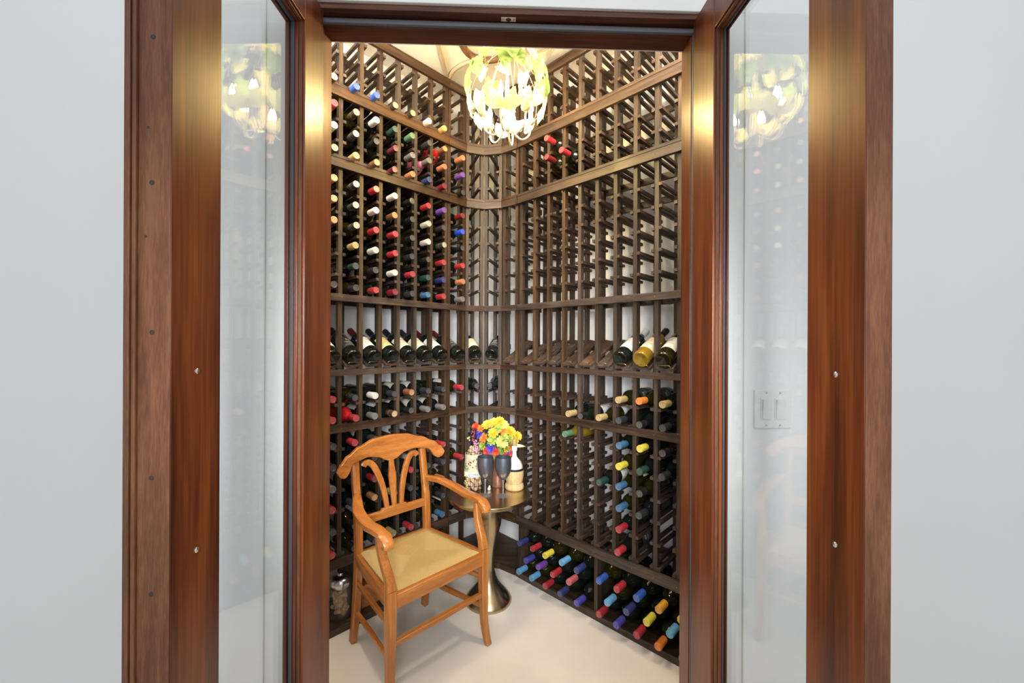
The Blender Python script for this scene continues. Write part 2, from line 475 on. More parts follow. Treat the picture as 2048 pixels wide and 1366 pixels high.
# ------------------------------------------------------------------ mesh helpers
class MB:
    def __init__(s):
        s.v, s.f, s.m, s.uv = [], [], [], []
        s.mi = 0

    def face(s, idx, uv=None):
        s.f.append(tuple(idx))
        s.m.append(s.mi)
        s.uv.append(uv)

    def box(s, x0, x1, y0, y1, z0, z1, T=None):
        n = len(s.v)
        P = [(x0, y0, z0), (x1, y0, z0), (x1, y1, z0), (x0, y1, z0), (x0, y0, z1), (x1, y0, z1), (x1, y1, z1), (x0, y1, z1)]
        if T is not None:
            P = [tuple(T @ Vector(p)) for p in P]
        s.v += P
        for q in ((0, 3, 2, 1), (4, 5, 6, 7), (0, 1, 5, 4), (1, 2, 6, 5), (2, 3, 7, 6), (3, 0, 4, 7)):
            s.face([n + i for i in q])
        return s

    def prism(s, poly, a, b, T=None):
        """poly in local xz extruded along y from a to b"""
        n = len(s.v)
        k = len(poly)
        P = [Vector((x, a, z)) for x, z in poly] + [Vector((x, b, z)) for x, z in poly]
        if T is not None:
            P = [T @ p for p in P]
        s.v += [tuple(p) for p in P]
        s.face(list(range(n, n + k)))
        s.face(list(range(n + 2 * k - 1, n + k - 1, -1)))
        for i in range(k):
            j = (i + 1) % k
            s.face([n + i, n + k + i, n + k + j, n + j])
        return s

    def lathe(s, prof, T=None, seg=24, cap=True, u0=0.0, u1=1.0, closed=True):
        """prof: (r, h) pairs around local z"""
        n = len(s.v)
        ring = seg if closed else seg + 1
        for r, h in prof:
            for i in range(ring):
                a = 2 * PI * (u0 + (u1 - u0) * i / seg)
                p = Vector((r * math.cos(a), r * math.sin(a), h))
                if T is not None:
                    p = T @ p
                s.v.append(tuple(p))
        K = len(prof)
        for k in range(K - 1):
            for i in range(seg):
                j = (i + 1) % ring
                s.face([n + k * ring + i, n + k * ring + j, n + (k + 1) * ring + j, n + (k + 1) * ring + i],
                       [(i / seg, k / (K - 1)), ((i + 1) / seg, k / (K - 1)), ((i + 1) / seg, (k + 1) / (K - 1)), (i / seg, (k + 1) / (K - 1))])
        if cap and closed:
            if prof[0][0] > 1e-5:
                s.face([n + i for i in range(ring)][::-1])
            if prof[-1][0] > 1e-5:
                s.face([n + (K - 1) * ring + i for i in range(ring)])
        return s

    def sweep(s, pts, size, up=(0, 0, 1), prof=None, closed=False):
        """sweep a cross-section; size is (w,h) or list of them; prof: unit polygon"""
        pts = [Vector(p) for p in pts]
        n0 = len(s.v)
        if prof is None:
            prof = [(-.5, -.36), (-.36, -.5), (.36, -.5), (.5, -.36), (.5, .36), (.36, .5), (-.36, .5), (-.5, .36)]
        k = len(prof)
        up = Vector(up)
        K = len(pts)
        for i, p in enumerate(pts):
            if closed:
                t = pts[(i + 1) % K] - pts[i - 1]
            elif i == 0:
                t = pts[1] - pts[0]
            elif i == K - 1:
                t = pts[-1] - pts[-2]
            else:
                t = (pts[i + 1] - p).normalized() + (p - pts[i - 1]).normalized()
            t.normalize()
            sd = t.cross(up)
            if sd.length < 1e-4:
                sd = t.cross(Vector((0.3, 1, 0)))
            sd.normalize()
            u2 = sd.cross(t).normalized()
            w, h = size[i] if isinstance(size, list) else size
            for a, b in prof:
                s.v.append(tuple(p + sd * a * w + u2 * b * h))
        for i in range(K if closed else K - 1):
            j2 = (i + 1) % K
            for a in range(k):
                b = (a + 1) % k
                s.face([n0 + i * k + a, n0 + i * k + b, n0 + j2 * k + b, n0 + j2 * k + a])
        if not closed:
            s.face([n0 + a for a in range(k)][::-1])
            s.face([n0 + (K - 1) * k + a for a in range(k)])
        return s

    def tube(s, pts, r, seg=8, up=(0, 0, 1), closed=False):
        prof = [(.5 * math.cos(2 * PI * i / seg), .5 * math.sin(2 * PI * i / seg)) for i in range(seg)]
        sz = [(2 * q, 2 * q) for q in r] if isinstance(r, list) else (2 * r, 2 * r)
        return s.sweep(pts, sz, up, prof, closed)

    def mesh(s, name, mats, smooth=False):
        me = bpy.data.meshes.new(name)
        me.from_pydata(s.v, [], s.f)
        for m in mats:
            me.materials.append(m)
        me.polygons.foreach_set('material_index', s.m)
        if any(u is not None for u in s.uv):
            ul = me.uv_layers.new(name='UVMap')
            i = 0
            for f, u in zip(s.f, s.uv):
                for q in range(len(f)):
                    if u is not None:
                        ul.data[i].uv = u[q]
                    i += 1
        if smooth:
            me.polygons.foreach_set('use_smooth', [True] * len(me.polygons))
            try:
                me.set_sharp_from_angle(angle=math.radians(smooth if smooth > 1 else 40))
            except Exception:
                pass
        me.update()
        return me

    def build(s, name, mat, parent=None, smooth=False, bevel=0.0):
        mats = mat if isinstance(mat, (list, tuple)) else [mat]
        return link(name, s.mesh(name, mats, smooth), parent, bevel)


def link(name, me, parent=None, bevel=0.0):
    o = bpy.data.objects.new(name, me)
    COL.objects.link(o)
    if parent is not None:
        o.parent = parent
    if bevel:
        b = o.modifiers.new('edge', 'BEVEL')
        b.width = bevel
        b.segments = 2
        b.limit_method = 'ANGLE'
    return o


def empty(name, loc=(0, 0, 0), rz=0.0, parent=None):
    o = bpy.data.objects.new(name, None)
    COL.objects.link(o)
    o.location = loc
    o.rotation_euler = (0, 0, rz)
    o.empty_display_size = 0.05
    if parent is not None:
        o.parent = parent
    return o


def tag(o, label=None, cat=None, group=None, kind=None):
    if label:
        o['label'] = label
    if cat:
        o['category'] = cat
    if group:
        o['group'] = group
    if kind:
        o['kind'] = kind
    return o


def bez(pts, n=8):
    """Catmull-Rom through points"""
    P = [Vector(p) for p in pts]
    out = []
    for i in range(len(P) - 1):
        p0 = P[i - 1] if i > 0 else P[i] * 2 - P[i + 1]
        p1, p2 = P[i], P[i + 1]
        p3 = P[i + 2] if i + 2 < len(P) else P[i + 1] * 2 - P[i]
        for k in range(n):
            t = k / n
            out.append(0.5 * ((2 * p1) + (p2 - p0) * t + (2 * p0 - 5 * p1 + 4 * p2 - p3) * t * t + (3 * p1 - p0 - 3 * p2 + p3) * t ** 3))
    out.append(P[-1])
    return out


# ------------------------------------------------------------------ layout frames
RZL = math.atan2(0.7177, 0.6964)            # left rack: local x runs to the corner, y into the wall
RZR = math.atan2(-0.6967, 0.7173)           # right rack: local x runs away from the corner
OL = Vector((-0.796, 1.874, 0))
OR = Vector((0.702, 1.699, 0))
ML = Matrix.Translation(OL) @ Matrix.Rotation(RZL, 4, 'Z')
MR = Matrix.Translation(OR) @ Matrix.Rotation(RZR, 4, 'Z')
WALL_D = 0.30
CEIL = 2.95


def line_x(p, d, q, e):
    det = d.x * (-e.y) + e.x * d.y
    t = ((q.x - p.x) * (-e.y) + e.x * (q.y - p.y)) / det
    return p + d * t


pL = ML @ Vector((0, WALL_D, 0))
pR = MR @ Vector((0, WALL_D, 0))
dL = (ML.to_3x3() @ Vector((1, 0, 0)))
dR = (MR.to_3x3() @ Vector((1, 0, 0)))
CORNER = line_x(pL, dL, pR, dR)

# ------------------------------------------------------------------ door wall frame: local x along the wall, y into the cellar
D0 = Vector((-0.525, 1.09, 0))
RZD = math.radians(1.9)
MD = Matrix.Translation(D0) @ Matrix.Rotation(RZD, 4, 'Z')
DW = 1.033                                  # between the two stops
ZH = 2.213                                  # underside of the head's stop
WT = 0.085                                  # thickness of the door wall

# cellar walls
dd = (MD.to_3x3() @ Vector((1, 0, 0)))
qd = MD @ Vector((0, WT, 0))
cl = line_x(pL, dL, qd, dd)
cr = line_x(pR, dR, qd, dd)


def wall_mesh(name, a, b, z0, z1, th, mat):
    """slab from a to b, thickness th to the side left of a->b"""
    d = (b - a).normalized()
    n = Vector((-d.y, d.x, 0)) * th
    mb = MB()
    P = [a, b, b + n, a + n]
    k = len(mb.v)
    mb.v += [(p.x, p.y, z0) for p in P] + [(p.x, p.y, z1) for p in P]
    for q in ((0, 3, 2, 1), (4, 5, 6, 7), (0, 1, 5, 4), (1, 2, 6, 5), (2, 3, 7, 6), (3, 0, 4, 7)):
        mb.face([k + i for i in q])
    return mb.build(name, mat)


o = wall_mesh('wall_left', cl, CORNER, 0, CEIL, 0.10, M['cellar_wall'])
tag(o, kind='structure')
o = wall_mesh('wall_right', CORNER, cr, 0, CEIL, 0.10, M['cellar_wall'])
tag(o, kind='structure')
# ceiling and floor of the cellar
mb = MB()
tri = [cl, cr, CORNER]
cen = (cl + cr + CORNER) / 3
tri = [cen + (p - cen) * 1.12 for p in tri]
for z0, z1 in ((CEIL, CEIL + 0.06),):
    mb.v += [(p.x, p.y, z0) for p in tri] + [(p.x, p.y, z1) for p in tri]
    mb.face((0, 2, 1)); mb.face((3, 4, 5))
    for i in range(3):
        j = (i + 1) % 3
        mb.face((i, j, j + 3, i + 3))
tag(mb.build('ceiling', M['ceiling']), kind='structure')
tag(MB().box(-3.2, 3.2, -2.5, 3.3, -0.05, 0).build('floor', M['floor']), kind='structure')

# front wall with the doorway
JX0, JX1 = -0.034, DW + 0.034               # rough opening
mb = MB()
mb.box(-2.3, JX0, 0, WT, 0, CEIL + 0.3)
mb.box(JX1, 3.0, 0, WT, 0, CEIL + 0.3)
mb.box(JX0, JX1, 0, WT, ZH + 0.034, CEIL + 0.3)
o = mb.build('wall_front', M['wall'])
o.matrix_world = MD
tag(o, kind='structure')

# white casing around the doorway
CW = 0.105
for nm, b in (('trim_1', (JX0 - CW, JX0 + 0.004, -0.016, 0, 0, ZH + 0.034)),
              ('trim_2', (JX1 - 0.004, JX1 + CW, -0.016, 0, 0, ZH + 0.034)),
              ('trim_3', (JX0 - CW, JX1 + CW, -0.016, 0, ZH + 0.034, ZH + 0.034 + CW))):
    mb = MB().box(*b)
    x0, x1, y0, y1, z0, z1 = b
    if nm == 'trim_1':
        mb.box(x0, x0 + 0.012, -0.021, -0.016, z0, z1 + CW)
    elif nm == 'trim_2':
        mb.box(x1 - 0.012, x1, -0.021, -0.016, z0, z1 + CW)
    o = mb.build(nm, M['casing'], bevel=0.002)
    o.matrix_world = MD
    tag(o, kind='structure')

# mahogany door frame
fr = empty('trim_4')
fr.matrix_world = MD
tag(fr, kind='structure')
for s, nm in ((0, 'left'), (1, 'right')):
    a, b = (-0.034, -0.018) if s == 0 else (DW + 0.018, DW + 0.034)
    MB().box(a, b, -0.008, WT + 0.004, 0, ZH + 0.034).build('jamb', M['mahogany_v'], fr, bevel=0.0015)
    a, b = (-0.018, 0.0) if s == 0 else (DW, DW + 0.018)
    MB().box(a, b, 0.030, WT + 0.004, 0, ZH + 0.018).build('door_stop', M['mahogany_v'], fr, bevel=0.0015)
    a, b = (-0.016, -0.002) if s == 0 else (DW + 0.002, DW + 0.016)
    MB().box(a, b, 0.022, 0.030, 0, ZH + 0.016).build('weatherstrip', M['strip'], fr, bevel=0.002)
MB().box(-0.034, DW + 0.034, -0.008, WT + 0.004, ZH + 0.018, ZH + 0.034).build('head_jamb', M['mahogany_h'], fr, bevel=0.0015)
MB().box(-0.018, DW + 0.018, 0.030, WT + 0.004, ZH, ZH + 0.018).build('head_stop', M['mahogany_h'], fr, bevel=0.0015)
MB().box(-0.018, DW + 0.018, 0.018, 0.030, ZH + 0.001, ZH + 0.015).build('head_weatherstrip', M['strip'], fr, bevel=0.003)
MB().box(0, DW, WT + 0.004, WT + 0.007, ZH, ZH + 0.02).build('back_edge', M['casing'], fr)
# catch plate let into the head
pl = MB().box(0.492, 0.532, 0.003, 0.017, ZH + 0.0165, ZH + 0.018).build('catch_plate', M['ivory'], fr, bevel=0.0004)
MB().lathe([(0.0055, 0), (0.0055, -0.001)], Matrix.Translation((0.512, 0.010, ZH + 0.0166)) @ Matrix.Diagonal((1.35, 1, 1, 1)), 20).build('catch_hole', M['cap_maroon'], pl)
for sx, ch in ((-1, 'O'), (1, 'N')):
    cu = bpy.data.curves.new('catch_letter', 'FONT')
    cu.body = ch
    cu.size = 0.007
    cu.extrude = 0.0002
    cu.align_x = 'CENTER'
    cu.align_y = 'CENTER'
    cu.materials.append(M['hole'])
    t = bpy.data.objects.new('catch_letter', cu)
    COL.objects.link(t)
    t.parent = pl
    t.location = (0.512 + sx * 0.0145, 0.010, ZH + 0.0163)
    t.rotation_euler = (PI, 0, PI / 2 * (1 if sx > 0 else -1))


# ------------------------------------------------------------------ door leaves
def door_leaf(name, hinge, ang, side, astragal, W=0.483, T=0.049, st_h=0.095, st_f=0.104):
    """side=-1: left leaf. local y runs from hinge (0) to free edge, local x = outwards from opening, face seen at x=0"""
    z0, z1 = 0.012, ZH + 0.012
    rt, rb = 0.100, 0.22
    r = empty(name)
    tag(r, kind='structure')
    # local frame: +y toward viewer along leaf ; +x to the outside
    d = Vector((math.sin(ang) * (-side) * -1, -math.cos(ang), 0))
    if side < 0:
        d = Vector((-math.sin(ang), -math.cos(ang), 0))
        ox = Vector((-math.cos(ang), math.sin(ang), 0))
    else:
        d = Vector((math.sin(ang), -math.cos(ang), 0))
        ox = Vector((math.cos(ang), math.sin(ang), 0))

    def T_(mb):
        mb.v = [tuple(Vector((0, 0, p[2])) + ox * p[0] + d * p[1]) for p in mb.v]
        if side > 0:
            mb.f = [tuple(reversed(f)) for f in mb.f]
            mb.uv = [None if u is None else u[::-1] for u in mb.uv]
        return mb
    r.location = hinge

    def part(nm, mb, mat, par=r, bevel=0.0012, smooth=False):
        return T_(mb).build(nm, mat, par, smooth, bevel)
    part('stile', MB().box(0, T, 0, st_h, z0, z1), M['mahogany_v'])
    fs = part('stile', MB().box(0, T, W - st_f, W - 0.0012, z0, z1), M['mahogany_v'])
    part('rail', MB().box(0.001, T - 0.001, st_h, W - st_f, z1 - rt, z1 - 0.0005), M['mahogany_v'])
    part('rail', MB().box(0.001, T - 0.001, st_h, W - st_f, z0 + 0.0005, z0 + rb), M['mahogany_v'])
    part('edge_face', MB().box(0.0006, T - 0.0006, W - 0.0012, W, z0, z1), M['mahogany_edge'], fs)
    ya, yb, za, zb = st_h, W - st_f, z0 + rb, z1 - rt
    # stepped glazing bead on both faces, with a dark gasket line at the glass
    g0, g1 = (0.030, 0.036) if T > 0.045 else (0.026, 0.032)
    for xa, xb, w, mt, nm in ((0.006, 0.014, 0.004, 'mahogany_edge', 'glazing_bead'), (0.014, 0.022, 0.007, 'mahogany_v', 'glazing_bead'),
                              (0.022, g0, 0.010, 'gasket', 'gasket'), (g1, T - 0.004, 0.008, 'mahogany_v', 'glazing_bead')):
        mb = MB()
        mb.box(xa, xb, ya, ya + w, za, zb)
        mb.box(xa, xb, yb - w, yb, za, zb)
        mb.box(xa, xb, ya + w, yb - w, za, za + w)
        mb.box(xa, xb, ya + w, yb - w, zb - w, zb)
        part(nm, mb, M[mt], bevel=0.0008)
    part('glass_pane', MB().box(g0, g1, ya + 0.001, yb - 0.001, za + 0.001, zb - 0.001), M['pane'], bevel=0)
    if astragal:
        mb = MB()
        for a, b, e in ((T, T + 0.006, 0.004), (T + 0.006, T + 0.010, -0.001), (T + 0.010, T + 0.016, 0.003), (T + 0.016, T + 0.022, 0.0)):
            mb.box(a, b, W - 0.035, W + e, z0, z1)
        part('astragal', mb, M['mahogany_edge'], bevel=0.0015)
    # screws through the free stile, dowel holes in its edge
    for z in ((1.289, 1.0) if side < 0 else (1.289, 1.022)):
        sc = MB().lathe([(0.0001, -0.0025), (0.003, -0.0022), (0.0045, -0.0008), (0.0045, 0.001)], Matrix.Translation((0, W - 0.052, z)) @ Matrix.Rotation(PI / 2, 4, 'Y'), 14)
        part('screw', sc, M['chrome'], fs, 0, 40)
    if side < 0:
        for z, rr, xx in ((1.79, .0034, .027), (1.573, .0038, .028), (1.35, .0036, .027), (1.133, .0036, .027), (0.96, .0034, .027), (1.655, .002, .034), (1.493, .002, .037)):
            h = MB().lathe([(rr, 0.0), (rr, 0.0004)], Matrix.Translation((xx, W, z)) @ Matrix.Rotation(-PI / 2, 4, 'X'), 14)
            part('dowel_hole', h, M['hole'], fs, 0)
    for z in (0.35, 1.1, 1.95):
        part('hinge', MB().lathe([(0.006, -0.045), (0.006, 0.045)], Matrix.Translation((T + 0.004, -0.004, z)), 12), M['steel'], r, 0, 40)
    return r


door_leaf('door_1', (-0.509, 1.086, 0), 0.0, -1, True)
door_leaf('door_2', (0.497, 1.118, 0), math.radians(1.5), 1, False, 0.533, 0.040, 0.108, 0.112)

# light switch on the front wall
sw = empty('light_switch')
sw.matrix_world = MD @ Matrix.Translation((1.252, 0, 1.157))
tag(sw, 'white double rocker light switch on the white wall seen through open glass door', 'light switch')
MB().box(-0.052, 0.052, -0.006, 0, -0.054, 0.054).build('cover_plate', M['plastic'], sw, bevel=0.003)
for sx in (-0.0195, 0.0195):
    mb = MB().box(sx - 0.0155, sx + 0.0155, -0.0075, -0.006, -0.030, 0.030)
    mb.build('rocker_frame', M['plastic'], sw, bevel=0.0006)
    T = Matrix.Translation((sx, -0.008, 0)) @ Matrix.Rotation(math.radians(4.5), 4, 'X')
    MB().box(-0.012, 0.012, -0.0035, 0.003, -0.027, 0.027, T).build('rocker', M['plastic'], sw, bevel=0.001)
    for sz in (-0.045, 0.045):
        MB().lathe([(0.0001, -0.0012), (0.0028, -0.0008), (0.0028, 0.0002)], Matrix.Translation((sx, -0.0062, sz)) @ Matrix.Rotation(-PI / 2, 4, 'X') @ Matrix.Diagonal((1, 1, -1, 1)), 10).build('screw', M['steel'], sw)

# ------------------------------------------------------------------ wine racks
P = 0.1
PR = 0.101
PW = 0.019
DEP = 0.235
TIERS = {                                  # rung centre heights
    'top': [2.484, 2.580, 2.676, 2.772],
    'AB': [2.166, 2.268, 2.365],
    'BC': [1.556, 1.652, 1.748, 1.843, 1.938, 2.034],
    'DE': [0.952, 1.050],
    'EF': [0.358, 0.462, 0.558, 0.652, 0.748, 0.842]}
RUNGS = sorted(z for t in TIERS.values() for z in t)
RAILS = [(0.302, 0.348), (0.924, 0.962), (1.185, 1.214), (1.529, 1.562), (2.142, 2.182), (2.466, 2.510), (2.790, 2.829)]
TOPZ = 2.829
RW, RH = 0.0145, 0.0135
rung_me = MB().box(-RW / 2, RW / 2, -0.003, DEP, -RH / 2, RH / 2).mesh('rung', [M['rack_y']])


def disp_board(root, xc, wire_only=False):
    T = Matrix.Translation((xc, -0.022, 1.222)) @ Matrix.Rotation(math.radians(26.5), 4, 'X')
    poly = [(-0.036, 0), (0.036, 0), (0.036, 0.013), (0.030, 0.014), (0.004, 0.008), (-0.004, 0.008), (-0.030, 0.014), (-0.036, 0.013)]
    b = MB().prism(poly, 0, 0.283, T).build('display_board', M['rack_y'], root, bevel=0.001)
    c = [(-0.026, 0.004, 0.010), (-0.026, -0.003, 0.026), (-0.020, -0.004, 0.030), (0.020, -0.004, 0.030), (0.026, -0.003, 0.026), (0.026, 0.004, 0.010)]
    MB().tube([T @ Vector(p) for p in c], 0.0011, 6, up=(0, 1, 0.1)).build('wire_stop', M['wire'], b, smooth=50)


def rack_unit(name, label, loc, rz, posts, x0, x1, boards, order, bins=None, single=False, low=None):
    """posts: x centres; boards: display board x centres; rails from x0 to x1"""
    r = empty(name, loc, rz)
    tag(r, label, 'wine rack', 'wooden wine racks around the cellar')
    cnt = 0
    rest = MB()
    for x in posts:
        first = x == min(posts)
        last = x == max(posts)
        zb = 0.302
        if (first or last) and low != 'open':
            zb = 0.0
        p = MB().box(x - PW / 2, x + PW / 2, 0, 0.026, zb, TOPZ - 0.001).build('front_post', M['rack_v'], r)
        MB().box(x - PW / 2, x + PW / 2, DEP - 0.026, DEP, 0.302 if low == 'open' else 0.030, TOPZ - 0.001).build('back_post', M['rack_v'], r)
    for x in sorted(posts, key=order):
        for sd in (-1, 1):
            if x == min(posts) and sd < 0 or x == max(posts) and sd > 0:
                continue
            for z in RUNGS:
                xx = x + sd * (PW / 2 + RW / 2)
                if cnt < 100:
                    o = link('rung', rung_me, r)
                    o.location = (xx, 0, z)
                    cnt += 1
                else:
                    rest.box(xx - RW / 2, xx + RW / 2, -0.003, DEP, z - RH / 2, z + RH / 2)
    if rest.v:
        tag(rest.build('rungs', M['rack_y'], r), kind='stuff')
    for a, b in RAILS:
        MB().box(x0, x1, -0.018, 0, a, b).build('rail', M['rack_h'], r, bevel=0.0012)
        if a > 2.1:
            MB().box(x0, x1, -0.0195, 0, b, b + 0.0145 if b < 2.8 else b + 0.008).build('rail_cap', M['rack_h'], r, bevel=0.0012)
        ba = a + 0.004
        if 1.1 < a < 1.3:
            ba = 1.30
        MB().box(x0, x1, DEP, DEP + 0.016, ba, ba + 0.032).build('back_rail', M['rack_h'], r)
    MB().box(x0, x1, DEP, DEP + 0.016, 2.03, 2.062).build('back_rail', M['rack_h'], r)
    MB().box(x0, x1, DEP, DEP + 0.016, 2.345, 2.377).build('back_rail', M['rack_h'], r)
    # tiny bright nail heads stay with the rails
    nb = MB()
    for x in posts:
        for a, b in RAILS[:4]:
            nb.box(x - 0.0011, x + 0.0011, -0.0185, -0.0178, (a + b) / 2 - 0.0011, (a + b) / 2 + 0.0011)
    tag(nb.build('nail_heads', M['steel'], r), kind='stuff')
    nb = MB()
    for x in posts:
        nb.lathe([(0.0024, 0.0), (0.0024, 0.0006)], Matrix.Translation((x, -0.0180, 2.162)) @ Matrix.Rotation(PI / 2, 4, 'X'), 10)
    tag(nb.build('screw_holes', M['hole'], r), kind='stuff')
    for x in boards:
        disp_board(r, x)
    # plinth
    MB().box(x0, x1, -0.018, 0.0, 0.0, 0.030).build('base_rail', M['rack_h'], r, bevel=0.001)
    if low != 'open':
        MB().box(x0 + 0.001, x1 - 0.001, 0.001, DEP, 0.018, 0.030).build('base_shelf', M['rack_h'], r)
    for bx in (bins or []):
        MB().box(bx - PW / 2, bx + PW / 2, -0.001, DEP, 0.030, 0.302).build('bin_divider', M['rack_v'], r)
    return r


left_posts = [i * P for i in range(-3, 7)]
rack_unit('wine_rack', 'wide dark wooden wine rack on the left wall behind the armchair', OL, RZL, left_posts, -0.31, 0.6105,
          [i * P + 0.05 for i in range(-3, 6)], lambda x: abs(x + 0.05), bins=[0.10], low='toe')
rack_unit('wine_rack', 'narrow one-column rack joining the left-wall rack to the corner racks', ML @ Vector((0.675, 0, 0)), RZL, [-0.053, 0.053],
          -0.0625, 0.0625, [0.0], lambda x: -x, single=True, low='toe')
LC = ML @ Vector((0.740, 0, 0))
MC = Vector((-0.172, 2.445, 0))
RC = Vector((-0.060, 2.420, 0))
RJ = MR @ Vector((-0.930, 0, 0))
UN = {}
for key, a, b, lb in (('LM', LC, MC, 'one-column corner wine rack holding a cream-labelled display bottle'),
                      ('MR', MC, RC, 'one-column corner wine rack holding a dark display bottle'),
                      ('RR', RC, RJ, 'one-column wine rack behind the table with an empty display slot')):
    c = (a + b) / 2
    w = (b - a).length
    rz = math.atan2(b.y - a.y, b.x - a.x)
    UN[key] = (c, rz, w)
    rack_unit('wine_rack', lb, c, rz, [-w / 2 + 0.013, w / 2 - 0.013], -w / 2 + 0.003, w / 2 - 0.003, [0.0], lambda x: -x, single=True, low='open')
# the dark platform that fills the corner under the three one-column units
mb = MB()
pp = [LC + (CORNER - LC) * 0.02, MC + Vector((0, 0.004, 0)), RC + Vector((0, 0.004, 0)), RJ + (CORNER - RJ) * 0.02, MR @ Vector((-0.930, 0.24, 0)), CORNER + Vector((0, -0.06, 0)), ML @ Vector((0.742, 0.24, 0))]
n7 = len(pp)
mb.v = [(p.x, p.y, 0.0) for p in pp] + [(p.x, p.y, 0.029) for p in pp]
mb.face(range(n7 - 1, -1, -1))
mb.face(range(n7, 2 * n7))
for i in range(n7):
    j = (i + 1) % n7
    mb.face((i, j, n7 + j, n7 + i))
tag(mb.build('corner_platform', M['rack_h']), 'low dark wooden platform on the floor behind the bronze table', 'platform')
right_posts = [-i * PR for i in range(-3, 10)]
rack_unit('wine_rack', 'wide dark wooden wine rack on the right wall above the bottle bins', OR, RZR, right_posts, -0.925, 0.313,
          [-(i + 0.5) * PR for i in range(-3, 9)], lambda x: abs(x + 0.08), bins=[-0.905, -0.40, 0.10])

# ------------------------------------------------------------------ bottles
BORD = [(0.0001, 0.018), (0.018, 0.012), (0.030, 0.001), (0.0345, 0.0), (0.0372, 0.004), (0.0375, 0.02), (0.0375, 0.185), (0.036, 0.197), (0.030, 0.209), (0.021, 0.219),
        (0.0155, 0.229), (0.0142, 0.240), (0.0140, 0.290), (0.0150, 0.291), (0.0150, 0.299), (0.012, 0.300), (0.0001, 0.300)]
BURG = [(0.0001, 0.020), (0.020, 0.014), (0.032, 0.001), (0.0375, 0.0), (0.0405, 0.004), (0.0410, 0.02), (0.0408, 0.145), (0.0385, 0.163), (0.033, 0.182), (0.0255, 0.202),
        (0.0190, 0.222), (0.0155, 0.240), (0.0142, 0.255), (0.0140, 0.290), (0.0150, 0.291), (0.0150, 0.299), (0.012, 0.300), (0.0001, 0.300)]
BIGB = [(0.0001, 0.020), (0.022, 0.014), (0.036, 0.001), (0.041, 0.0), (0.0445, 0.005), (0.0455, 0.02), (0.0455, 0.150), (0.0440, 0.166), (0.0400, 0.181), (0.0335, 0.193), (0.0255, 0.203),
        (0.0195, 0.212), (0.0160, 0.224), (0.0145, 0.240), (0.0140, 0.290), (0.0150, 0.291), (0.0150, 0.299), (0.012, 0.300), (0.0001, 0.300)]
SHAPES = {'bord': BORD, 'burg': BURG, 'big': BIGB}
BTM = Matrix.Rotation(PI / 2, 4, 'X')      # axis z -> -y : neck points out of the rack
_me = {}


def bottle_mesh(shape, gm):
    k = (shape, gm)
    if k not in _me:
        _me[k] = MB().lathe(SHAPES[shape], BTM, 26, cap=False).mesh('wine_bottle', [M[gm]], smooth=50)
    return _me[k]


def cap_mesh(col, long=False):
    k = ('cap', col, long)
    if k not in _me:
        a = 0.225 if long else 0.238
        pr = [(0.0152 if not long else 0.0175, a), (0.0153, a + 0.004 if not long else 0.236), (0.0153, 0.286), (0.0162, 0.2875), (0.0162, 0.293), (0.0155, 0.2945), (0.0160, 0.3005), (0.0150, 0.3025), (0.0118, 0.3028), (0.0108, 0.3018), (0.0001, 0.3018)]
        mb = MB().lathe(pr[:-3], BTM, 20, cap=False)
        mb.mi = 1
        mb.lathe(pr[-4:], BTM, 20, cap=False)
        mb.mi = 1
        for h in (0.262, 0.2665):
            mb.lathe([(0.01535, h), (0.01555, h + 0.0004), (0.01535, h + 0.0008)], BTM, 20, cap=False)
        _me[k] = mb.mesh('capsule', [M['cap_' + col], M['end_' + col]], smooth=30)
    return _me[k]


def label_mesh(lm, shape, top=True):
    k = ('lab', lm, shape, top)
    if k not in _me:
        r = 0.0379 if shape == 'bord' else 0.0414
        h0, h1 = (0.055, 0.150) if shape == 'bord' else (0.045, 0.130)
        # arc centred on local +z after rotation (neck to -y)
        mb = MB()
        pr = [(r, h0), (r, h1)]
        mb.lathe(pr, BTM, 20, cap=False, u0=0.5 - 0.25 - 0.22 + 0.0, u1=0.5 - 0.25 + 0.22, closed=False)
        _me[k] = mb.mesh('label', [M[lm]], smooth=60)
    return _me[k]


def bottle(mat, label, col, group, glass='glass_dark', shape='bord', lab=None, roll=0.0, capsule=True):
    o = link('wine_bottle', bottle_mesh(shape, glass))
    o.matrix_world = mat @ Matrix.Rotation(roll, 4, 'Y')
    tag(o, label, 'wine bottle', group)
    if capsule and col:
        link('capsule', cap_mesh(col), o)
    if lab:
        link('label', label_mesh(lab, shape), o)
    return o


ORD = ['first', 'second', 'third', 'fourth', 'fifth', 'sixth', 'seventh', 'eighth', 'ninth', 'tenth']
TNAME = {'top': 'top tier', 'AB': 'second tier', 'BC': 'tall third tier', 'DE': 'tier under display bottles', 'EF': 'lowest lattice tier'}
used = set()


def uniq(s):
    s = ' '.join(s.split())
    assert s not in used, s
    used.add(s)
    return s


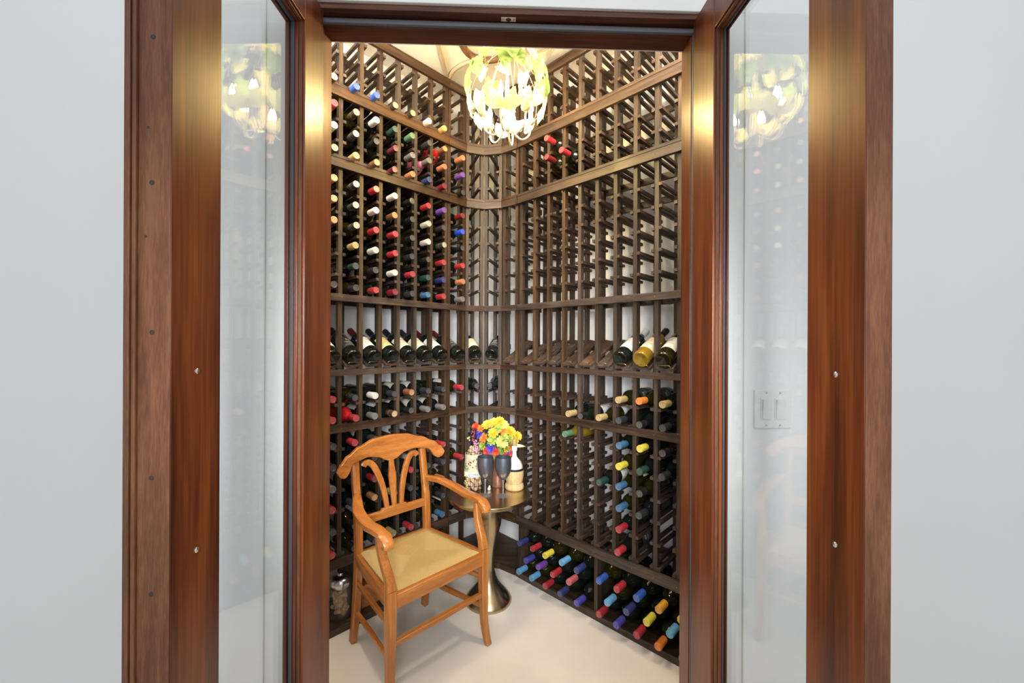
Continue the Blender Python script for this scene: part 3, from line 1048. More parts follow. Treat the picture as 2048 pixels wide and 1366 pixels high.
def rack_bottle(side, xc, tier, row_from_bottom, col, place, **kw):
    z = TIERS[tier][row_from_bottom] + RH / 2
    shape = kw.get('shape') or random.choice(['bord', 'bord', 'bord', 'burg'])
    r = 0.0375 if shape == 'bord' else 0.041
    half = (0.0815 if side in 'LR' else 0.07) / 2 - RW
    half = min(half, r * 0.8)
    zc = z + math.sqrt(r * r - half * half) + 0.0006
    base = {'L': ML, 'R': MR}.get(side)
    if base is None:
        c, rz, w = UN[side]
        base = Matrix.Translation(c) @ Matrix.Rotation(rz, 4, 'Z')
    y0 = DEP + 0.001 + random.uniform(0.0, 0.010)
    m = base @ Matrix.Translation((xc + kw.get('dx', 0), y0 + kw.get('dy', 0), zc)) @ Matrix.Rotation(kw.get('tilt', 0), 4, 'X')
    rows = len(TIERS[tier])
    rn = ORD[rows - 1 - row_from_bottom]
    adj = kw.get('adj') or {'cork-coloured': 'tan-ended dark-capped', 'silver': 'silver-ended dark-capped'}.get(col, col + '-capped')
    if tier == 'top':
        lb = f"{adj} wine bottle in {place}, top tier"
    elif tier == 'DE':
        lb = f"{adj} wine bottle, {'upper' if row_from_bottom else 'lower'} row under display bottles, {place}"
    else:
        lb = f"{adj} wine bottle, {place}, {TNAME[tier]}, {rn} row"
    g = 'wine bottles lying in the ' + ('left-wall rack' if side == 'L' else 'right-wall rack' if side == 'R' else 'corner racks')
    lab = kw.get('lab', random.choice(['lab_white', 'lab_cream', 'lab_white', 'lab_black', None]))
    return bottle(m, uniq(lb), col, g, kw.get('glass', random.choice(['glass_dark', 'glass_dark', 'glass_dark', 'glass_green'])), shape, lab,
                  kw.get('roll', random.uniform(-1.2, 1.2)))


c_ = {'K': 'black', 'k': 'charcoal', 'r': 'red', 'd': 'dark red', 'm': 'maroon', 'p': 'copper', 'b': 'brown', 'o': 'cork-coloured', 'g': 'gold', 's': 'silver',
      'w': 'white', 'c': 'cream', 'y': 'grey', 'G': 'dark green', 'e': 'green', 'B': 'blue', 'u': 'steel blue', 'S': 'sky blue', 'n': 'navy', 'i': 'indigo',
      'P': 'purple', 'Y': 'yellow', 'A': 'amber', 'O': 'orange', 'I': 'pink', 'l': 'plum', 'x': 'bright blue', '.': None}
# left wall, columns -1..5 then the single unit (8 letters); rows from the top of each tier
LEFT = {
    'top': ['........', '........', '........', 'oBBoowg.'],
    'AB': ['roweyekp', 'wsKmyypP', 'ogbmpndK'],
    'BC': ['psrwKrPd', 'psw' + 'bKckx', 'psrrKwsK', '.gwrkKrr', '.GkwrGnp', 'KkrdkuryX'[:8]],
    'DE': ['rkwkbkkr', 'rryoKyy.'],
    'EF': ['krk....' + '.', 'kkkkKkr.', 'yKdKrGkr', 'rkbgkKp.', 'kKkkdKkK', 'rKkgrKud']}
LEFT['AB'][0] = 'rowGekbp'
for tier, rows in LEFT.items():
    n = len(rows)
    for ri, row in enumerate(rows):
        for ci, ch in enumerate(row):
            if ch == '.':
                continue
            cnum = ci - 1
            col = c_[ch]
            kw = {}
            if tier == 'AB' and ri == 0 and cnum == 5:
                kw = dict(glass='glass_red', adj='brown-capped red-bodied', shape='burg')
            if tier == 'AB' and ri == 1 and cnum == 4:
                kw = dict(glass='glass_pink', adj='grey-capped pink-bodied', shape='burg')
            if tier == 'DE' and ri == 1 and cnum == 0:
                kw = dict(glass='glass_red', adj='fully red foil-wrapped', shape='burg', lab=None, dy=-0.01)
            if cnum <= 5:
                place = f"left-wall rack, {ORD[5 - cnum]} column from corner"
                rack_bottle('L', cnum * P + 0.05 + (-0.004 if cnum < 3 else -0.006), tier, n - 1 - ri, col, place, **kw)
            else:
                rack_bottle('L', 0.675, tier, n - 1 - ri, col, 'one-column unit joined to left-wall rack', **kw)
# corner units
rack_bottle('LM', 0.0, 'DE', 1, 'charcoal', 'corner rack unit nearer the left wall')
rack_bottle('MR', 0.0, 'DE', 1, 'black', 'corner rack unit nearer the right wall')
# right wall: (column from post k, tier, row from bottom, cap)
RIGHT = [(6, 'AB', 2, 'r', dict(dy=-0.03)), (5, 'AB', 1, 'r', dict(dy=-0.03)), (6, 'AB', 1, 'd', dict(dy=-0.025)),
         (2, 'DE', 1, 'g', dict(glass='glass_green')), (1, 'DE', 1, 'O', {}), (0, 'DE', 1, 'g', {}),
         (5, 'DE', 0, 'g', dict(dx=0.02)), (4, 'DE', 0, 'K', dict(lab='lab_white', roll=0.5)), (3, 'DE', 0, 'g', dict(glass='glass_green', shape='burg')),
         (2, 'DE', 0, 'k', {}), (1, 'DE', 0, 'K', {}), (0, 'DE', 0, 'k', dict(lab='lab_cream', roll=-0.9, dy=0.0)),
         (5, 'EF', 5, 'e', dict(glass='glass_amber', lab='lab_white', shape='burg')), (2, 'EF', 5, 'u', {}), (1, 'EF', 5, 'Y', {}), (0, 'EF', 5, 'K', dict(lab='lab_cream', roll=-1.0)),
         (2, 'EF', 4, 'Y', {}), (1, 'EF', 4, 'G', {}), (0, 'EF', 4, 'k', dict(lab='lab_white', roll=-1.0)),
         (3, 'EF', 3, 'G', {}), (2, 'EF', 3, 'u', {}), (1, 'EF', 3, 'K', {}),
         (2, 'EF', 2, 'u', {}), (1, 'EF', 2, 'k', {}), (2, 'EF', 1, 'r', {}), (2, 'EF', 0, 'r', {})]
for k, tier, rb, ch, kw in RIGHT:
    rack_bottle('R', -(k + 0.5) * PR + 0.004 + kw.pop('dx', 0), tier, rb, c_[ch], f"right-wall rack, {ORD[8 - k]} column from corner", **kw)

# display bottles, lying head up on the sloping boards


def display_bottle(base, xc, col, lab, lb, glass='glass_dark', shape='bord', roll=0.0):
    r = 0.0375 if shape == 'bord' else 0.041
    T = base @ Matrix.Translation((xc, -0.022, 1.222)) @ Matrix.Rotation(math.radians(26.5), 4, 'X') @ Matrix.Translation((0, 0.006, 0.0105 + r + 0.0005))
    # bottle local: neck to -y ; flip so the neck goes up the board
    m = T @ Matrix.Rotation(PI, 4, 'Z')
    o = bottle(m, uniq(lb), col, 'display bottles on the sloping boards', glass, shape, lab, roll)
    return o


dl = [(-1, 'd', 'lab_white', 'white-labelled display bottle nearest the door on left-wall rack'),
      (0, 'k', 'lab_black', 'black-labelled charcoal-capped display bottle, second from door on left-wall rack'),
      (1, 'd', 'lab_white', 'large white-labelled display bottle, third from door on left-wall rack'),
      (2, 'K', 'lab_yellow', 'display bottle with straw-yellow label on left-wall rack'),
      (3, 'K', 'lab_cream', 'display bottle with pale label, fifth from door on left-wall rack'),
      (4, 'k', 'lab_cream', 'display bottle with off-white label, sixth from door on left-wall rack'),
      (5, 'd', 'lab_white', 'dark-red-capped white-labelled display bottle last in the wide left-wall rack')]
for i, (cn, ch, lab, lb) in enumerate(dl):
    display_bottle(ML, cn * P + 0.05, c_[ch], lab, lb, roll=random.uniform(-0.25, 0.25))
display_bottle(ML, 0.675, 'dark red', 'lab_black', 'black-labelled display bottle in the one-column unit beside left-wall rack')
for key, lab, ch, lb in (('LM', 'lab_cream', 'm', 'cream-labelled display bottle in the corner, left of the dark one'),
                         ('MR', 'lab_black', 'K', 'dark-labelled display bottle in the corner beside the cream-labelled one')):
    c, rz, w = UN[key]
    display_bottle(Matrix.Translation(c) @ Matrix.Rotation(rz, 4, 'Z'), 0.0, c_[ch], lab, lb)
for k, lab, ch, gl, lb in ((2, 'lab_white', 'w', 'glass_dark', 'white-labelled display bottle farthest from the door on right-wall rack'),
                           (1, 'lab_cream', 'K', 'glass_amber', 'yellow-glass display bottle with cream label on right-wall rack'),
                           (0, 'lab_white', 'K', 'glass_green', 'white-labelled display bottle nearest the door on right-wall rack')):
    display_bottle(MR, -(k + 0.5) * PR - 0.004, c_[ch], lab, lb, gl, roll=random.uniform(-0.2, 0.2))

# bin bottles: positions in the right rack's own frame
BINS = [(-0.842, 3, 'navy', 'glass_dark'), (-0.752, 3, 'red', 'glass_dark'), (-0.660, 3, 'yellow', 'glass_green'), (-0.557, 3, 'sky blue', 'glass_green'), (-0.462, 3, 'navy', 'glass_dark'),
        (-0.797, 2, 'indigo', 'glass_dark'), (-0.708, 2, 'purple', 'glass_dark'), (-0.610, 2, 'red', 'glass_dark'), (-0.512, 2, 'pink', 'glass_dark'),
        (-0.850, 1, 'sky blue', 'glass_green'), (-0.757, 1, 'sky blue', 'glass_green'), (-0.660, 1, 'red', 'glass_dark'), (-0.565, 1, 'navy', 'glass_dark'), (-0.462, 1, 'indigo', 'glass_dark'),
        (-0.338, 3, 'blue', 'glass_green'), (-0.246, 3, 'red', 'glass_dark'), (-0.152, 3, 'blue', 'glass_dark'), (-0.050, 3, 'amber', 'glass_green'), (0.042, 3, 'yellow', 'glass_dark'),
        (-0.292, 2, 'sky blue', 'glass_green'), (-0.199, 2, 'navy', 'glass_dark'), (-0.104, 2, 'yellow', 'glass_dark'), (-0.004, 2, 'sky blue', 'glass_green'),
        (-0.340, 1, 'red', 'glass_dark'), (-0.246, 1, 'indigo', 'glass_dark'), (-0.151, 1, 'red', 'glass_dark'), (-0.055, 1, 'orange', 'glass_green'), (0.045, 1, 'blue', 'glass_dark')]
ZROW = {1: 0.0765, 2: 0.1560, 3: 0.2355}
rn = {1: 'bottom', 2: 'middle', 3: 'top'}
cntd = {}
for x, rw, col, gl in BINS:
    b = 'far' if x < -0.4 else 'near'
    k = (b, rw)
    cntd[k] = cntd.get(k, 0) + 1
    lb = f"{col}-capped bottle, {rn[rw]} layer of floor bin {'behind table' if b == 'far' else 'near the doorway'}, {ORD[cntd[k] - 1]} from the corner"
    m = MR @ Matrix.Translation((x, DEP - 0.003 + random.uniform(-0.01, 0), ZROW[rw]))
    bottle(m, uniq(lb), col, 'wine bottles stacked in the floor bins', gl, 'big', None, 0)

# ------------------------------------------------------------------ armchair
CH = Matrix.Translation((-0.423, 1.791, 0)) @ Matrix.Rotation(math.atan2(0.7015, 0.7128), 4, 'Z')
ch = empty('armchair')
ch.matrix_world = CH
tag(ch, 'honey-coloured wooden armchair with woven rush seat and carved splat back', 'armchair')
SH = 0.405
SX, SYF, SYB = 0.2265, -0.199, 0.185       # half width front, front/back y
BX = 0.178


def sgn(s, pts):
    return [(s * a, b, c) for a, b, c in pts]


def pad(mb, nm, mat='chair', par=ch, bevel=0.0, smooth=40):
    return mb.build(nm, M[mat], par, smooth, bevel)


for s in (-1, 1):
    # front leg running up into the curved arm support
    leg = bez(sgn(s, [(SX + 0.010, SYF - 0.020, 0.0), (SX + 0.001, SYF - 0.004, 0.10), (SX - 0.002, SYF, 0.25), (SX - 0.002, SYF, SH + 0.02)]), 5)
    szs = [(0.026 + 0.012 * min(1, p.z / 0.3), 0.026 + 0.012 * min(1, p.z / 0.3)) for p in leg]
    pad(MB().sweep(leg, szs, up=(0, 1, 0)), 'leg')
    sup = bez(sgn(s, [(SX - 0.002, SYF + 0.001, SH + 0.018), (SX - 0.001, SYF + 0.012, SH + 0.06), (SX + 0.006, SYF + 0.048, SH + 0.13), (SX + 0.012, SYF + 0.066, SH + 0.20)]), 5)
    pad(MB().sweep(sup, [(0.036 - 0.010 * i / (len(sup) - 1), 0.038 - 0.010 * i / (len(sup) - 1)) for i in range(len(sup))], up=(0, 1, 0)), 'arm_support')
    # rear leg and back post in one piece
    post = bez(sgn(s, [(BX + 0.008, 0.215, 0.0), (BX + 0.004, 0.196, 0.14), (BX, SYB, 0.30), (BX - 0.002, SYB, SH + 0.03), (BX - 0.002, SYB + 0.010, 0.58), (BX - 0.002, SYB + 0.030, 0.70), (BX - 0.003, SYB + 0.046, 0.80)]), 6)
    pad(MB().sweep(post, [(0.026 + 0.006 * min(1, p.z / 0.2), 0.036 - (0.010 if p.z > 0.6 else 0.0)) for p in post], up=(0, 1, 0)), 'leg')
    # arm with drooping scroll end
    arm = bez(sgn(s, [(BX + 0.003, SYB + 0.004, 0.655), (BX + 0.030, 0.125, 0.655), (BX + 0.058, 0.045, 0.638), (SX + 0.016, -0.050, 0.624), (SX + 0.014, -0.125, 0.626), (SX + 0.012, -0.170, 0.620), (SX + 0.011, -0.198, 0.601), (SX + 0.011, -0.203, 0.584)]), 6)
    K = len(arm)
    sz = []
    for i in range(K):
        t = i / (K - 1)
        sz.append((0.030 + 0.016 * math.sin(PI * min(1, t * 1.15)) ** 1 + (0.010 if t > 0.7 else 0), 0.026 if t < 0.82 else 0.028))
    pad(MB().sweep(arm, sz), 'arm', 'chair_y')
# crest rail: shaped outline, bowed in plan
mb = MB()
HW = 0.272
nX = 48
tops, bots = [], []


def lerp(tab, x):
    for (a, va), (b, vb) in zip(tab, tab[1:]):
        if a <= x <= b:
            t = (x - a) / (b - a)
            t = t * t * (3 - 2 * t)
            return va + (vb - va) * t
    return tab[-1][1]


TOPT = [(0, 0.893), (0.08, 0.888), (0.16, 0.866), (0.22, 0.838), (0.255, 0.810), (0.268, 0.792), (0.272, 0.778)]
BOTT = [(0, 0.772), (0.02, 0.776), (0.07, 0.802), (0.12, 0.812), (0.165, 0.806), (0.19, 0.800), (0.205, 0.790), (0.222, 0.757), (0.240, 0.748), (0.258, 0.754), (0.268, 0.766), (0.272, 0.777)]
xs = [HW * math.sin(PI / 2 * (2 * i / nX - 1)) for i in range(nX + 1)]
ring = []
for x in xs:
    zt, zb = lerp(TOPT, abs(x)), lerp(BOTT, abs(x))
    yc = 0.232 - 0.050 * (abs(x) / HW) ** 2
    z_mid = (zt + zb) / 2
    lean = 0.10
    th = 0.012
    cs = []
    for (dy, zz) in ((-th, zb + 0.003), (-th + 0.003, zb), (th - 0.003, zb), (th, zb + 0.003), (th, zt - 0.003), (th - 0.003, zt), (-th + 0.003, zt), (-th, zt - 0.003)):
        cs.append((x, yc + dy + lean * (zz - 0.8), max(min(zz, zt), zb)))
    ring.append(cs)
for cs in ring:
    mb.v += cs
for i in range(nX):
    for a in range(8):
        b = (a + 1) % 8
        mb.face((i * 8 + a, i * 8 + b, (i + 1) * 8 + b, (i + 1) * 8 + a))
mb.face(tuple(range(8))[::-1])
mb.face(tuple(nX * 8 + i for i in range(8)))
mb.f = [tuple(reversed(f)) for f in mb.f]
pad(mb, 'crest_rail', 'chair_x')
# lower back rail with raised middle
mb = MB()
yb = SYB + 0.006
poly = [(-BX + 0.012, 0.520), (BX - 0.012, 0.520), (BX - 0.012, 0.556), (0.066, 0.556), (0.060, 0.566), (-0.060, 0.566), (-0.066, 0.556), (-BX + 0.012, 0.556)]
mb.prism(poly, yb - 0.009, yb + 0.011)
pad(mb, 'back_rail', 'chair_x', bevel=0.002)
# middle splat (slim vase) and two curled splats


def leany(z):
    return SYB + 0.006 + 0.036 * max(0, (z - 0.56)) / 0.24


sp = [(0, leany(z), z) for z in (0.56, 0.60, 0.66, 0.70, 0.74, 0.79)]
pad(MB().sweep(bez(sp, 4), [(w, 0.014) for w in (lambda L: [L[min(len(L) - 1, i // 4)] + (L[min(len(L) - 1, i // 4 + 1)] - L[min(len(L) - 1, i // 4)]) * (i % 4) / 4 for i in range(21)])([0.020, 0.026, 0.033, 0.038, 0.028, 0.022])], up=(0, 1, 0)), 'splat')
for s in (-1, 1):
    q = bez([(s * a, leany(z) - 0.001, z) for a, z in ((0.036, 0.556), (0.044, 0.62), (0.060, 0.69), (0.085, 0.755), (0.110, 0.784), (0.131, 0.783), (0.139, 0.772))], 6)
    sz = [(0.020 + 0.008 * math.sin(PI * i / (len(q) - 1)) + (0.004 if i > len(q) - 9 else 0), 0.016) for i in range(len(q))]
    pad(MB().sweep(q, sz, up=(0, 1, 0)), 'splat')
# seat frame
zf0, zf1 = SH - 0.052, SH + 0.002
mb = MB()
mb.box(-SX + 0.016, SX - 0.016, SYF - 0.013, SYF + 0.012, zf0, zf1)
pad(mb, 'seat_rail', 'chair_x', bevel=0.003)
pad(MB().box(-BX + 0.012, BX - 0.012, SYB - 0.012, SYB + 0.010, zf0, zf1), 'seat_rail', 'chair_x', bevel=0.003)
for s in (-1, 1):
    q = bez(sgn(s, [(SX - 0.002, SYF + 0.014, (zf0 + zf1) / 2), (SX - 0.009, -0.10, (zf0 + zf1) / 2), (SX - 0.024, 0.03, (zf0 + zf1) / 2), (BX + 0.003, SYB - 0.010, (zf0 + zf1) / 2)]), 5)
    pad(MB().sweep(q, (0.022, zf1 - zf0)), 'seat_rail', 'chair_y')
# rush seat: four woven triangles meeting on a short ridge
mb = MB()
A0, B0 = Vector((-SX + 0.014, SYF + 0.004, 0)), Vector((SX - 0.014, SYF + 0.004, 0))
C0, D0_ = Vector((BX - 0.006, SYB - 0.004, 0)), Vector((-BX + 0.006, SYB - 0.004, 0))
R0, R1 = Vector((-0.035, -0.020, 0)), Vector((0.035, -0.020, 0))


def seat_z(e):
    # e: 0 at rim .. 1 at ridge
    return SH + 0.001 + 0.020 * math.sin(min(1, e * 3.2) * PI / 2) - 0.010 * e


def tri_patch(a, b, r0, r1, n=14):
    for i in range(n):
        e0, e1 = i / n, (i + 1) / n
        for j in range(n):
            f0, f1 = j / n, (j + 1) / n
            q = []
            uv = []
            for e, f in ((e0, f0), (e0, f1), (e1, f1), (e1, f0)):
                p = (a.lerp(b, f)).lerp(r0.lerp(r1, f), e)
                q.append((p.x, p.y, seat_z(e)))
                uv.append((e * 0.3, (p - a).dot((b - a).normalized())))
            k = len(mb.v)
            mb.v += q
            mb.face((k, k + 1, k + 2, k + 3), uv)


tri_patch(A0, B0, R0, R1)
tri_patch(B0, C0, R1, R1)
tri_patch(C0, D0_, R1, R0)
tri_patch(D0_, A0, R0, R0)
k = len(mb.v)
for p in (A0, B0, C0, D0_):
    mb.v.append((p.x, p.y, SH - 0.02))
mb.face((k + 3, k + 2, k + 1, k))
for i in range(4):
    a, b = (A0, B0, C0, D0_)[i], (A0, B0, C0, D0_)[(i + 1) % 4]
    k2 = len(mb.v)
    mb.v += [(a.x, a.y, SH - 0.02), (b.x, b.y, SH - 0.02), (b.x, b.y, SH + 0.001), (a.x, a.y, SH + 0.001)]
    mb.face((k2, k2 + 1, k2 + 2, k2 + 3), [(0, 0), (0.3, 0), (0.3, 0.02), (0, 0.02)])
pad(mb, 'seat', 'rush', smooth=60)
# stretchers
pad(MB().sweep([(-SX + 0.01, SYF, 0.222), (0, SYF, 0.222), (SX - 0.01, SYF, 0.222)], [(0.020, 0.018), (0.026, 0.022), (0.020, 0.018)]), 'stretcher', 'chair_x')
for s in (-1, 1):
    for za, zb in ((0.275, 0.292), (0.140, 0.165)):
        pad(MB().sweep(sgn(s, [(BX + 0.002, SYB + 0.004, za), ((BX + SX) / 2, 0, (za + zb) / 2), (SX - 0.002, SYF + 0.006, zb)]), [(0.014, 0.018), (0.018, 0.024), (0.014, 0.018)]), 'stretcher', 'chair_y')
pad(MB().sweep([(-BX, SYB + 0.003, 0.24), (0, SYB + 0.003, 0.24), (BX, SYB + 0.003, 0.24)], [(0.014, 0.018), (0.018, 0.022), (0.014, 0.018)]), 'stretcher', 'chair_x')

# ------------------------------------------------------------------ pedestal table
TX, TY, TH = -0.118, 2.115, 0.560
tb = empty('pedestal_table', (TX, TY, 0))
tag(tb, 'round brushed bronze pedestal table with hourglass base in the cellar corner', 'table')
MB().lathe([(0.0001, TH - 0.020), (0.200, TH - 0.020), (0.214, TH - 0.018), (0.217, TH - 0.014), (0.217, TH - 0.003), (0.215, TH), (0.0001, TH)], None, 72, cap=False).build('tabletop', M['bronze'], tb, smooth=30)
pr = [(0.0001, 0.0), (0.121, 0.0), (0.122, 0.006), (0.116, 0.018), (0.098, 0.040), (0.076, 0.064), (0.056, 0.090), (0.041, 0.122), (0.031, 0.158), (0.027, 0.195), (0.028, 0.235), (0.034, 0.275),
      (0.044, 0.318), (0.056, 0.360), (0.065, 0.400), (0.0685, 0.440), (0.067, 0.475), (0.061, 0.508), (0.052, 0.532), (0.046, 0.541), (0.0001, 0.541)]
mb = MB().lathe(pr, None, 64, cap=False)
mb.build('pedestal', M['bronze'], tb, smooth=60)
ZT = TH


# wine goblets
def goblet(x, y, lb):
    g = empty('wine_goblet', (x, y, ZT))
    tag(g, lb, 'wine glass', 'dark goblets on the bronze table')
    MB().lathe([(0.0001, 0.080), (0.012, 0.084), (0.026, 0.098), (0.036, 0.118), (0.0415, 0.142), (0.0425, 0.165), (0.0400, 0.198), (0.0388, 0.198), (0.0410, 0.165), (0.0400, 0.142), (0.0345, 0.120), (0.024, 0.100), (0.0001, 0.086)],
               None, 36, cap=False).build('bowl', M['pewter'], g, smooth=50)
    MB().lathe([(0.0001, 0.0), (0.034, 0.0), (0.0345, 0.0015), (0.020, 0.004), (0.006, 0.008), (0.0042, 0.016), (0.0040, 0.060), (0.0065, 0.076), (0.009, 0.0815), (0.0001, 0.082)], None, 28, cap=False).build('stem', M['stemglass'], g, smooth=50)
    return g


goblet(-0.134, 2.075, 'dark pewter-bowled goblet with clear stem in front of the cork bottle')
goblet(-0.042, 2.070, 'dark pewter-bowled goblet with clear stem in front of the woven vase')

# cork-holding wire bottle
CKX, CKY = -0.203, 2.165
ck = empty('cork_holder', (CKX, CKY, ZT))
tag(ck, 'bottle-shaped iron cage filled with corks on the bronze table', 'cork holder')


def cage_r(z):
    T = [(0, 0.047), (0.06, 0.047), (0.16, 0.044), (0.205, 0.036), (0.235, 0.022), (0.26, 0.016), (0.32, 0.015)]
    for (a, ra), (b, rb_) in zip(T, T[1:]):
        if a <= z <= b:
            return ra + (rb_ - ra) * (z - a) / (b - a)
    return T[-1][1]


cg = MB()
for i in range(14):
    a = 2 * PI * i / 14
    cg.tube([(cage_r(z) * math.cos(a), cage_r(z) * math.sin(a), z) for z in (0.004, 0.05, 0.11, 0.16, 0.19, 0.21, 0.235, 0.26, 0.29, 0.32)], 0.0011, 5, up=(math.cos(a + 1.5), math.sin(a + 1.5), 0.01))
for z in (0.004, 0.028, 0.205, 0.26, 0.32):
    r_ = cage_r(z) + 0.0005
    cg.tube([(r_ * math.cos(2 * PI * i / 28), r_ * math.sin(2 * PI * i / 28), z) for i in range(28)], 0.0014, 5, closed=True)
for i in range(10):          # scrolled footing
    a = 2 * PI * i / 10
    c = Vector((0.0475 * math.cos(a), 0.0475 * math.sin(a), 0.016))
    tdir = Vector((-math.sin(a), math.cos(a), 0))
    cg.tube([c + tdir * (0.011 * math.cos(t)) + Vector((0, 0, 0.011 * math.sin(t))) for t in [2 * PI * j / 12 for j in range(12)]], 0.0012, 5, up=(math.cos(a), math.sin(a), 0), closed=True)
cg.build('wire_cage', M['iron'], ck, smooth=50)
rc = random.Random(3)
ncork = 0
for z in (0.015, 0.038, 0.062, 0.086, 0.110, 0.134, 0.158, 0.180, 0.200, 0.218):
    for i in range(6 if z < 0.17 else 4 if z < 0.19 else 2):
        a = 2 * PI * (i + rc.random() * 0.4) / (6 if z < 0.17 else 4 if z < 0.19 else 2) + z * 20
        rr = max(0.004, cage_r(z) - 0.0150)
        T = Matrix.Translation((rr * math.cos(a), rr * math.sin(a), z)) @ Matrix.Rotation(a + rc.uniform(-0.4, 0.4), 4, 'Z') @ Matrix.Rotation(rc.uniform(0.3, 1.3), 4, 'X')
        o = MB().lathe([(0.0001, -0.0205), (0.0095, -0.0205), (0.0105, -0.0195), (0.0105, 0.0195), (0.0095, 0.0205), (0.0001, 0.0205)], T, 12, cap=False).build('wine_cork', M['cork'], smooth=40)
        o.location = (CKX, CKY, ZT)
        tag(o, 'brown wine cork packed inside the bottle-shaped iron cage', 'cork', 'corks in the bottle-shaped cage')
        ncork += 1
# paper band with the word
band = MB().lathe([(0.0492, 0.098), (0.0490, 0.100), (0.0455, 0.190), (0.0455, 0.192)], None, 36, cap=False)
M['band'] = plain('cork_band_paper', (0.50, 0.45, 0.31), 0.6, noise=0.25, nscale=60)
bnd = band.build('picture_band', M['band'], ck, smooth=50)
tag(bnd, 'cream band painted with vines')
bl = MB().lathe([(0.0496, 0.076), (0.0497, 0.077), (0.0494, 0.100), (0.0493, 0.101)], None, 36, cap=False).build('name_band', M['label_white'], ck, smooth=50)
cu = bpy.data.curves.new('cork_text', 'FONT')
cu.body = 'CORKS'
cu.size = 0.0205
cu.align_x = 'CENTER'
cu.extrude = 0.0
tmp = bpy.data.objects.new('tmp_text', cu)
COL.objects.link(tmp)
bpy.context.view_layer.update()
tme = bpy.data.meshes.new_from_object(tmp.evaluated_get(bpy.context.evaluated_depsgraph_get()))
COL.objects.unlink(tmp)
bpy.data.objects.remove(tmp)
view_a = math.atan2(-CKY, -CKX)
for v in tme.vertices:
    a = view_a + 0.10 + v.co.x / 0.0502
    z = 0.0815 + v.co.y
    v.co = Vector((0.0502 * math.cos(a), 0.0502 * math.sin(a), z))
tme.materials.clear()
tme.materials.append(M['hole'])
link('lettering', tme, bl)
# vine sprigs painted on the band as small raised leaves, and the grape bunch hung on the shoulder
sprig = MB()
for i in range(46):
    a = view_a + rc.uniform(-1.2, 1.2)
    z = rc.uniform(0.112, 0.178)
    r_ = 0.0499 - (z - 0.1) * 0.037
    c = Vector((r_ * math.cos(a), r_ * math.sin(a), z))
    tdir = Vector((-math.sin(a), math.cos(a), 0))
    s_ = rc.uniform(0.0025, 0.005)
    k = len(sprig.v)
    ang = rc.uniform(0, 3)
    for t in range(6):
        q = c + tdir * (s_ * math.cos(ang + t * PI / 3) * 1.3) + Vector((0, 0, s_ * math.sin(ang + t * PI / 3)))
        sprig.v.append(tuple(q))
    sprig.mi = i % 3
    sprig.face(range(k, k + 6))
sprig.build('painted_vine', [M['leaf_green'], M['cap_maroon'], M['cap_brown']], bnd)
M['grape_pink'] = plain('pink_grape', (0.50, 0.22, 0.36), 0.4, noise=0.3, nscale=80)
M['grape_red'] = plain('dark_red_grape', (0.20, 0.03, 0.06), 0.35)
M['grape_green'] = plain('green_grape', (0.45, 0.48, 0.18), 0.35)


def ball(mb, c, r, seg=8):
    pr_ = [(max(0.0001, r * math.sin(PI * i / 5)), -r * math.cos(PI * i / 5)) for i in range(6)]
    mb.lathe(pr_, Matrix.Translation(c), seg, cap=False)


for (px, pz, w, h, mt, n) in ((0.014, 0.232, 0.018, 0.032, 'grape_pink', 24), (-0.004, 0.285, 0.010, 0.036, 'grape_red', 20), (-0.036, 0.05, 0.012, 0.035, 'grape_green', 14), (-0.026, 0.27, 0.010, 0.014, 'grape_green', 6)):
    g = MB()
    rdir = Vector((math.cos(view_a), math.sin(view_a), 0))
    tdir = Vector((-math.sin(view_a), math.cos(view_a), 0))
    for i in range(n):
        t = rc.uniform(-1, 1)
        ww = w * (0.45 + 0.55 * (t + 1) / 2)
        zz = pz + t * h
        off = cage_r(max(0, min(.32, zz))) + 0.004
        lat = px + rc.uniform(-ww, ww)
        fw = math.sqrt(max(0.0, off * off - lat * lat)) if abs(lat) < off else 0
        c = tdir * lat * 1.0 + rdir * (fw + 0.002) + Vector((0, 0, zz))
        ball(g, c, 0.0048, 7)
    g.build('grape_bunch', M[mt], ck, smooth=60)

# woven vase with artificial flowers
VX, VY = -0.075, 2.215
vs = empty('flower_vase', (VX, VY, ZT))
tag(vs, 'copper woven vase standing between the goblets and the rack', 'vase')
MB().lathe([(0.0001, 0.0), (0.034, 0.0), (0.036, 0.003), (0.033, 0.05), (0.029, 0.09), (0.033, 0.125), (0.038, 0.150), (0.036, 0.150), (0.027, 0.09), (0.0001, 0.085)], None, 32, cap=False).build('vase_body', M['weave'], vs, smooth=60)
FLC = {'yellow': ((0.62, 0.43, 0.03), (0.60, 0.28, 0.02)), 'pale yellow': ((0.66, 0.56, 0.15), (0.66, 0.42, 0.04)), 'orange': ((0.66, 0.20, 0.03), (0.45, 0.08, 0.01)), 'red': ((0.70, 0.06, 0.02), (0.35, 0.02, 0.01)),
       'blue': ((0.07, 0.07, 0.50), (0.10, 0.03, 0.35)), 'lime': ((0.34, 0.43, 0.08), (0.40, 0.45, 0.06))}
for k, (a, b) in FLC.items():
    M['pet_' + k] = plain('petal_' + k.replace(' ', '_'), a, 0.6, noise=0.2, nscale=60)
    M['eye_' + k] = plain('flower_eye_' + k.replace(' ', '_'), b, 0.7)
M['foliage'] = leaf_mat('bouquet_leaf', (0.06, 0.16, 0.03), (0.22, 0.34, 0.08), 0.2)


